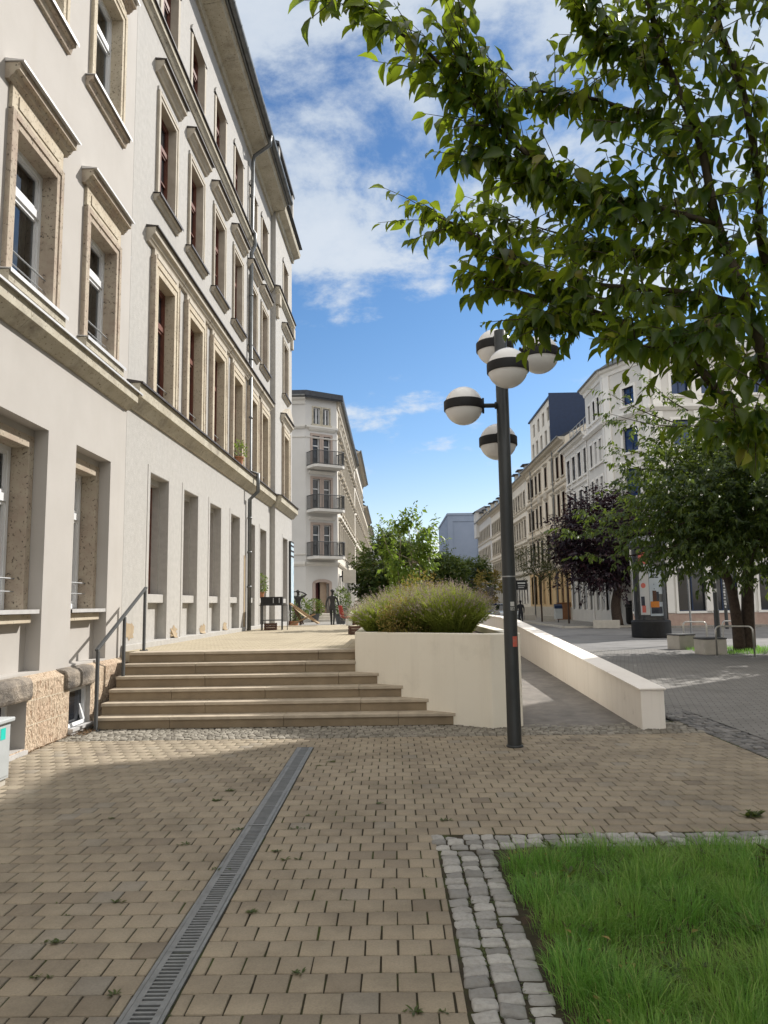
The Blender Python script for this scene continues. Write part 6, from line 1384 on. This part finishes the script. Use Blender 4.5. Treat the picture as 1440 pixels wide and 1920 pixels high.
tree('cherry_tree', 'large dark cherry tree with a ringed trunk rooted beside the bicycle hoops', (11.2, 24.3, 0),
     [([(-.12, 0, 0), (-.16, 0, 1.0), (-.3, .05, 2.2), (-.8, .1, 3.3)], .20, .11), ([(.22, .15, 0), (.26, .1, 1.2), (.35, .1, 2.4), (.6, .2, 3.6)], .23, .14)],
     (.3, -1.4, 4.75), (4.0, 2.8, 2.35), 3600, .24, 'leaf_cherry_far', 'bark', shoot=(.35, .75), seed=5, minz=2.5, k=10, trunk_r=.2,
     tips=[(wp(1290, 800, 23.8), wp(1142, 738, 23.5), 16), (wp(1290, 800, 24), wp(1140, 775, 23), 18), (wp(1300, 860, 24), wp(1152, 838, 23.2), 16), (wp(1290, 770, 24.5), wp(1215, 712, 24.3), 12), (wp(1260, 880, 24), wp(1165, 868, 23.4), 12), (wp(1180, 990, 23.6), wp(1062, 990, 23), 18), (wp(1180, 960, 23.8), wp(1100, 955, 23.2), 14), (wp(1250, 1030, 23.6), wp(1100, 1040, 23), 14), (wp(1330, 1000, 23), wp(1262, 1068, 22.8), 9), (wp(1300, 1040, 23), wp(1215, 1060, 23), 10), (wp(1250, 1000, 23), wp(1195, 1052, 23), 9), (wp(1320, 960, 22), wp(1180, 1015, 22), 20), (wp(1330, 985, 22), wp(1215, 1040, 22), 18), (wp(1340, 1000, 22), wp(1255, 1050, 22), 16), (wp(1300, 940, 22), wp(1150, 985, 22), 18), (wp(1420, 1000, 22), wp(1400, 1075, 22), 12), (wp(1380, 1000, 22), wp(1330, 1075, 22), 12)])
tree('plum_tree', 'dark purple-leaved plum tree in front of the grey corner house', (13.9, 46.6, .12), [([(0, 0, 0), (-.1, 0, 1.2), (.1, 0, 2.3), (.1, 0, 3.4)], .33, .2)],
     (-.5, -.2, 5.1), (2.9, 2.6, 2.7), 2600, .28, 'leaf_plum', 'bark', shoot=(.5, 1.0), seed=3, minz=2.6, limb_r=.09, hang=.5, lw=.5)
tree('young_tree', 'thin young street tree with sparse brownish leaves, staked on the pavement', (11.4, 57.5, .12), [([(0, 0, 0), (.0, 0, 1.5), (.05, 0, 3.2)], .07, .05)],
     (.1, 0, 4.6), (2.2, 2, 1.7), 420, .19, 'leaf_sparse', 'bark', shoot=(.5, 1.0), seed=8, limb_r=.04, k=7, gap=.2)
tree('young_tree', 'second thin street tree just left of the plum, with a straight pole-like trunk', (12.1, 51.8, .12), [([(0, 0, 0), (.0, 0, 1.8), (.0, 0, 3.2)], .06, .045)],
     (-.3, 0, 4.7), (2.0, 1.8, 1.6), 360, .18, 'leaf_sparse', 'bark', shoot=(.5, 1.0), seed=9, limb_r=.035, k=7)
# shrubs and trees beyond the planter
tree('multi_stem_tree', 'bright green small tree on several pale slender stems behind the lavender', (.72, 22, .95), [([(.1*i-.1, .05*i, 0), (.16*i-.2, 0, 1.0), (.3*i-.5, .1, 2.0)], .035, .02) for i in range(4)],
     (-.25, 0, 2.3), (.85, .8, .85), 260, .19, 'leaf_bright', 'bark_pale', shoot=(.25, .5), seed=4, limb_r=.018, k=7, lw=.55, tips=[(wp(800, 1060, 22), wp(812, 985, 22), 7), (wp(775, 1060, 22), wp(765, 985, 22), 7), (wp(740, 1050, 22), wp(718, 1002, 22), 7), (wp(750, 1090, 21.5), wp(745, 1060, 21.5), 8), (wp(735, 1100, 21.5), wp(772, 1085, 21.5), 6)])
tree('broadleaf_tree', 'dark bushy tree behind the lavender, left of the bright multi-stem tree', (-.6, 62, .5), [([(0, 0, 0), (0, 0, 1.5), (.1, 0, 2.5)], .22, .14)], (.2, 0, 3.8), (2.3, 2.2, 2.8), 2300, .32, 'leaf_dark', shoot=(.5, .9), seed=12, hang=.4, lw=.5, minz=.8)
tree('broadleaf_tree', 'dark rounded tree behind the pale stems of the multi-stem tree', (4.0, 66, .5), [([(0, 0, 0), (0, 0, 1.5), (.1, 0, 2.5)], .22, .14)], (-.3, 0, 3.2), (2.3, 2.2, 2.5), 2200, .32, 'leaf_dark', shoot=(.5, .9), seed=13, hang=.4, lw=.5, minz=.8)
tree('broadleaf_tree', 'low dark tree in front of the blank bluish block', (8.4, 86, 0), [([(0, 0, 0), (0, 0, 1.5), (.1, 0, 2.5)], .2, .12)], (0, 0, 4.2), (3.2, 2.2, 2.2), 1500, .34, 'leaf_dark', shoot=(.5, .9), seed=14, hang=.4, lw=.5, minz=1.2)
tree('broadleaf_tree', 'yellowing street tree in front of the bluish block, right of the low dark tree', (9.6, 74, 0), [([(0, 0, 0), (0, 0, 1.2), (.1, 0, 2)], .12, .08)], (0, 0, 3.2), (1.3, 1.2, 1.5), 260, .24, 'leaf_yellowing', shoot=(.4, .7), seed=15, hang=.4, lw=.5)

# --- lavender in the planter
def lavender(x, y, r, h, n, label, green='lavender_green', flower=True, seed=1, flat=False):
    t = thing('lavender_bush', label, 'lavender', (x, y, PT-.10), 0, 'lavender bushes in the planter'); g = np.random.default_rng(seed)
    a = g.uniform(0, 2*PI, n); q = np.sqrt(g.uniform(0, 1, n)); bx, by = .35*r*q*np.cos(a), .35*r*q*np.sin(a)
    lean = np.clip(q*.95+g.normal(0, .12, n), 0, 1.1); hh = h*g.uniform(.62, 1.0, n)*(1-.10*q)
    tipx, tipy, tipz = bx+np.cos(a)*lean*r*.68, by+np.sin(a)*lean*r*.68, hh*(1-.28*lean**2)
    B0 = np.stack([bx, by, np.zeros(n)], 1); B1 = np.stack([tipx, tipy, tipz], 1); mid = (B0+B1)/2+np.stack([-np.cos(a)*lean*.04, -np.sin(a)*lean*.04, .05*np.ones(n)], 1)
    w = .0036; s = np.stack([-np.sin(a+g.normal(0, .9, n)), np.cos(a+g.normal(0, .9, n)), np.zeros(n)], 1)*w
    V = np.stack([B0-s, B0+s, mid-s, mid+s, B1-s*.5, B1+s*.5], 1).reshape(-1, 3)
    Fq = np.array([(0, 1, 3), (0, 3, 2), (2, 3, 5), (2, 5, 4)]); T_ = (Fq[None]+6*np.arange(n)[:, None, None]).reshape(-1, 3); np_obj('stems', V, T_, green, t)
    # grey-green needles round the lower two thirds of the stems
    m_ = n*8; i = g.integers(0, n, m_); f = g.uniform(.12, .80, m_)[:, None]; P = B0[i]*(1-f)+B1[i]*f+4*f*(1-f)*(mid-(B0+B1)/2)[i]
    d = norm(B1[i]-B0[i])*.8+g.normal(0, .45, (m_, 3)); V, T_ = leaves_mesh(P, d, g.normal(0, 1, (m_, 3))+np.array([0, 0, .3]), g.uniform(.04, .085, m_), np.full(m_, .17), LEAF_SMALL); np_obj('foliage', V, T_, green, t)
    if flower:
        sel = g.permutation(n)[:int(n*.42)]; kk = 6; P, d = [], []
        for j in range(kk):
            ax_ = norm(B1[sel]-mid[sel]); P.append(mid[sel]+(B1[sel]-mid[sel])*(.86+.05*j)+g.normal(0, .003, (len(sel), 3))); d.append(ax_*.8+g.normal(0, .6, (len(sel), 3)))
        P, d = np.concatenate(P), np.concatenate(d); V, T_ = leaves_mesh(P, d, g.normal(0, 1, (len(P), 3)), g.uniform(.016, .028, len(P)), np.full(len(P), .55), LEAF_SMALL); np_obj('flower_spikes', V, T_, 'lavender_flower', t)
    return t
lavender(-.12, 12.05, .66, .66, 1500, 'bright green lavender bush at the left end of the planter', seed=1)
lavender(.90, 11.32, .66, .84, 1800, 'dense lavender bush at the right end of the planter', seed=2)
lavender(.58, 11.6, .60, .86, 1400, 'lavender bush in the middle right of the planter, beside the yellowing shrub', seed=3)
lavender(.12, 13.2, .75, .88, 1300, 'pale flowering lavender bush farther back on the left of the planter', seed=4)
lavender(.95, 13.0, .70, .95, 1300, 'pale flowering lavender bush farther back on the right of the planter', seed=5)
lavender(.5, 14.4, .75, 1.0, 1000, 'lavender bush at the far back of the planter', seed=6)
def shrub(name, label, loc, r, n, leaf, mat, seed, lw=.5, stems=9, cat='shrub', pot=None, group=None):
    t = thing(name, label, cat, loc, 0, group); g = np.random.default_rng(seed); r = np.array(r); z0 = 0
    if pot:
        mb = MB(); a, h, mt = pot; mb.lathe([(0, 0), (a*.72, 0), (a, h*.88), (a*1.08, h*.88), (a*1.08, h), (a*.9, h), (a*.88, h*.9), (0, h*.9)], n=20); mb.build('pot', mt, t); z0 = h*.9
    mb = MB()
    for i in range(stems):
        d = g.normal(0, 1, 3); d[2] = abs(d[2])+.4; d /= np.linalg.norm(d); polytube(mb, [(0, 0, z0-.02), tuple(d*r*.5+np.array([0, 0, z0])), tuple(d*r*.95+np.array([0, 0, z0+r[2]*.3]))], .010, .003, 5)
    mb.build('stems', 'twig', t)
    c = np.array([0, 0, z0+r[2]*.75]); P = c+norm(g.normal(0, 1, (n, 3)))*r*g.uniform(.3, 1, (n, 1))**.5; d = norm(P-c)+g.normal(0, .7, (n, 3))
    V, T_ = leaves_mesh(P, d, g.normal(0, .6, (n, 3))+np.array([0, 0, 1.]), leaf*g.uniform(.6, 1.2, n), np.full(n, lw), LEAF_SMALL); np_obj('foliage', V, T_, mat, t); return t
shrub('rose_shrub', 'low yellowing shrub with small leaves between the lavender bushes at the front of the planter', (.22, 11.42, PT-.1), (.46, .34, .36), 2200, .042, 'leaf_yellowing', 21)
shrub('rose_shrub', 'brownish faded shrub rising behind the lavender in the middle of the planter', (.50, 12.4, PT-.1), (.5, .45, .62), 2000, .042, 'leaf_yellowing', 22)
shrub('potted_shrub', 'leafy green shrub left of the arched door', (-4.75, 46.2, .62), (.6, .45, .55), 600, .13, 'leaf_cherry_far', 23, cat='potted plant', pot=(.3, .5, 'concrete_dark'))
shrub('potted_shrub', 'darker shrub in a pot, left of the leafy green one by the arched door', (-5.6, 45.4, .62), (.7, .5, .7), 600, .16, 'leaf_dark', 24, cat='potted plant', pot=(.3, .45, 'concrete_dark'))
shrub('potted_shrub', 'tall green shrub in a dark tub right of the walking statue', (-2.75, 40.4, .62), (.55, .5, .85), 700, .14, 'leaf_cherry_far', 25, cat='potted plant', pot=(.32, .55, 'concrete_dark'))
shrub('potted_shrub', 'small plant in a terracotta pot at the corner of the whitish house', (-3.75, 28.6, .70), (.3, .3, .4), 300, .08, 'leaf_cherry_far', 26, cat='potted plant', pot=(.2, .36, 'terracotta'))
shrub('potted_shrub', 'leafy pot plant on the window ledge behind the grill', (-4.22, 24.15, 1.9), (.22, .18, .36), 260, .08, 'leaf_bright', 27, cat='potted plant', pot=(.12, .2, 'terracotta'))
shrub('potted_shrub', 'dark dry plant cluster beside the red shell chair', (-1.2, 29.5, .70), (.4, .35, .5), 360, .08, 'leaf_sparse', 28, cat='potted plant', pot=(.2, .4, 'concrete_dark'))
g = np.random.default_rng(31); n = 170; P = np.array([0, 0, .42])+norm(g.normal(0, 1, (n, 3)))*np.array([.22, .3, .26])*g.uniform(.3, 1, (n, 1))**.5
V, T_ = leaves_mesh(P, norm(P-np.array([0, 0, .2]))+g.normal(0, .4, (n, 3)), np.tile([0, 0, 1.], (n, 1)), .10*g.uniform(.6, 1.2, n), np.full(n, .3), LEAF_SMALL); np_obj('foliage', V, T_, 'leaf_bright', fp)
# small verge at the second cherry's foot
P = []
for _ in range(6000):
    x, y = random.uniform(9.6, 16), random.uniform(22.6, 25.6)
    if random.random() < .75: P.append((x, y, random.uniform(.06, .16), .012, random.uniform(0, 6.28), .4))
P = np.array(P); V, T_ = blades(P[:, 0], P[:, 1], np.full(len(P), .006), P[:, 2], P[:, 3], P[:, 4], P[:, 5]); o = np_obj('grass', V, T_, 'grass_blade'); o['kind'] = 'stuff'

STUFF_LABELS = {'dead_leaves': ('dry leaves and grit gathered along the foot of the stone base', 'dead leaves'), 'grass': ('long green grass of the lawn edged by grey setts', 'grass'), 'grass.001': ('short bright grass round the foot of the second cherry trunk', 'grass'),
    'broadleaf_weeds': ('broad-leaved weeds growing among the lawn grass', 'weeds'), 'joint_weeds': ('small weeds sprouting from the paving joints', 'weeds'), 'fallen_leaves': ('yellowed fallen leaves lying on the lawn', 'fallen leaves')}
for k, (a, b) in STUFF_LABELS.items(): tag(bpy.data.objects[k], a, b)
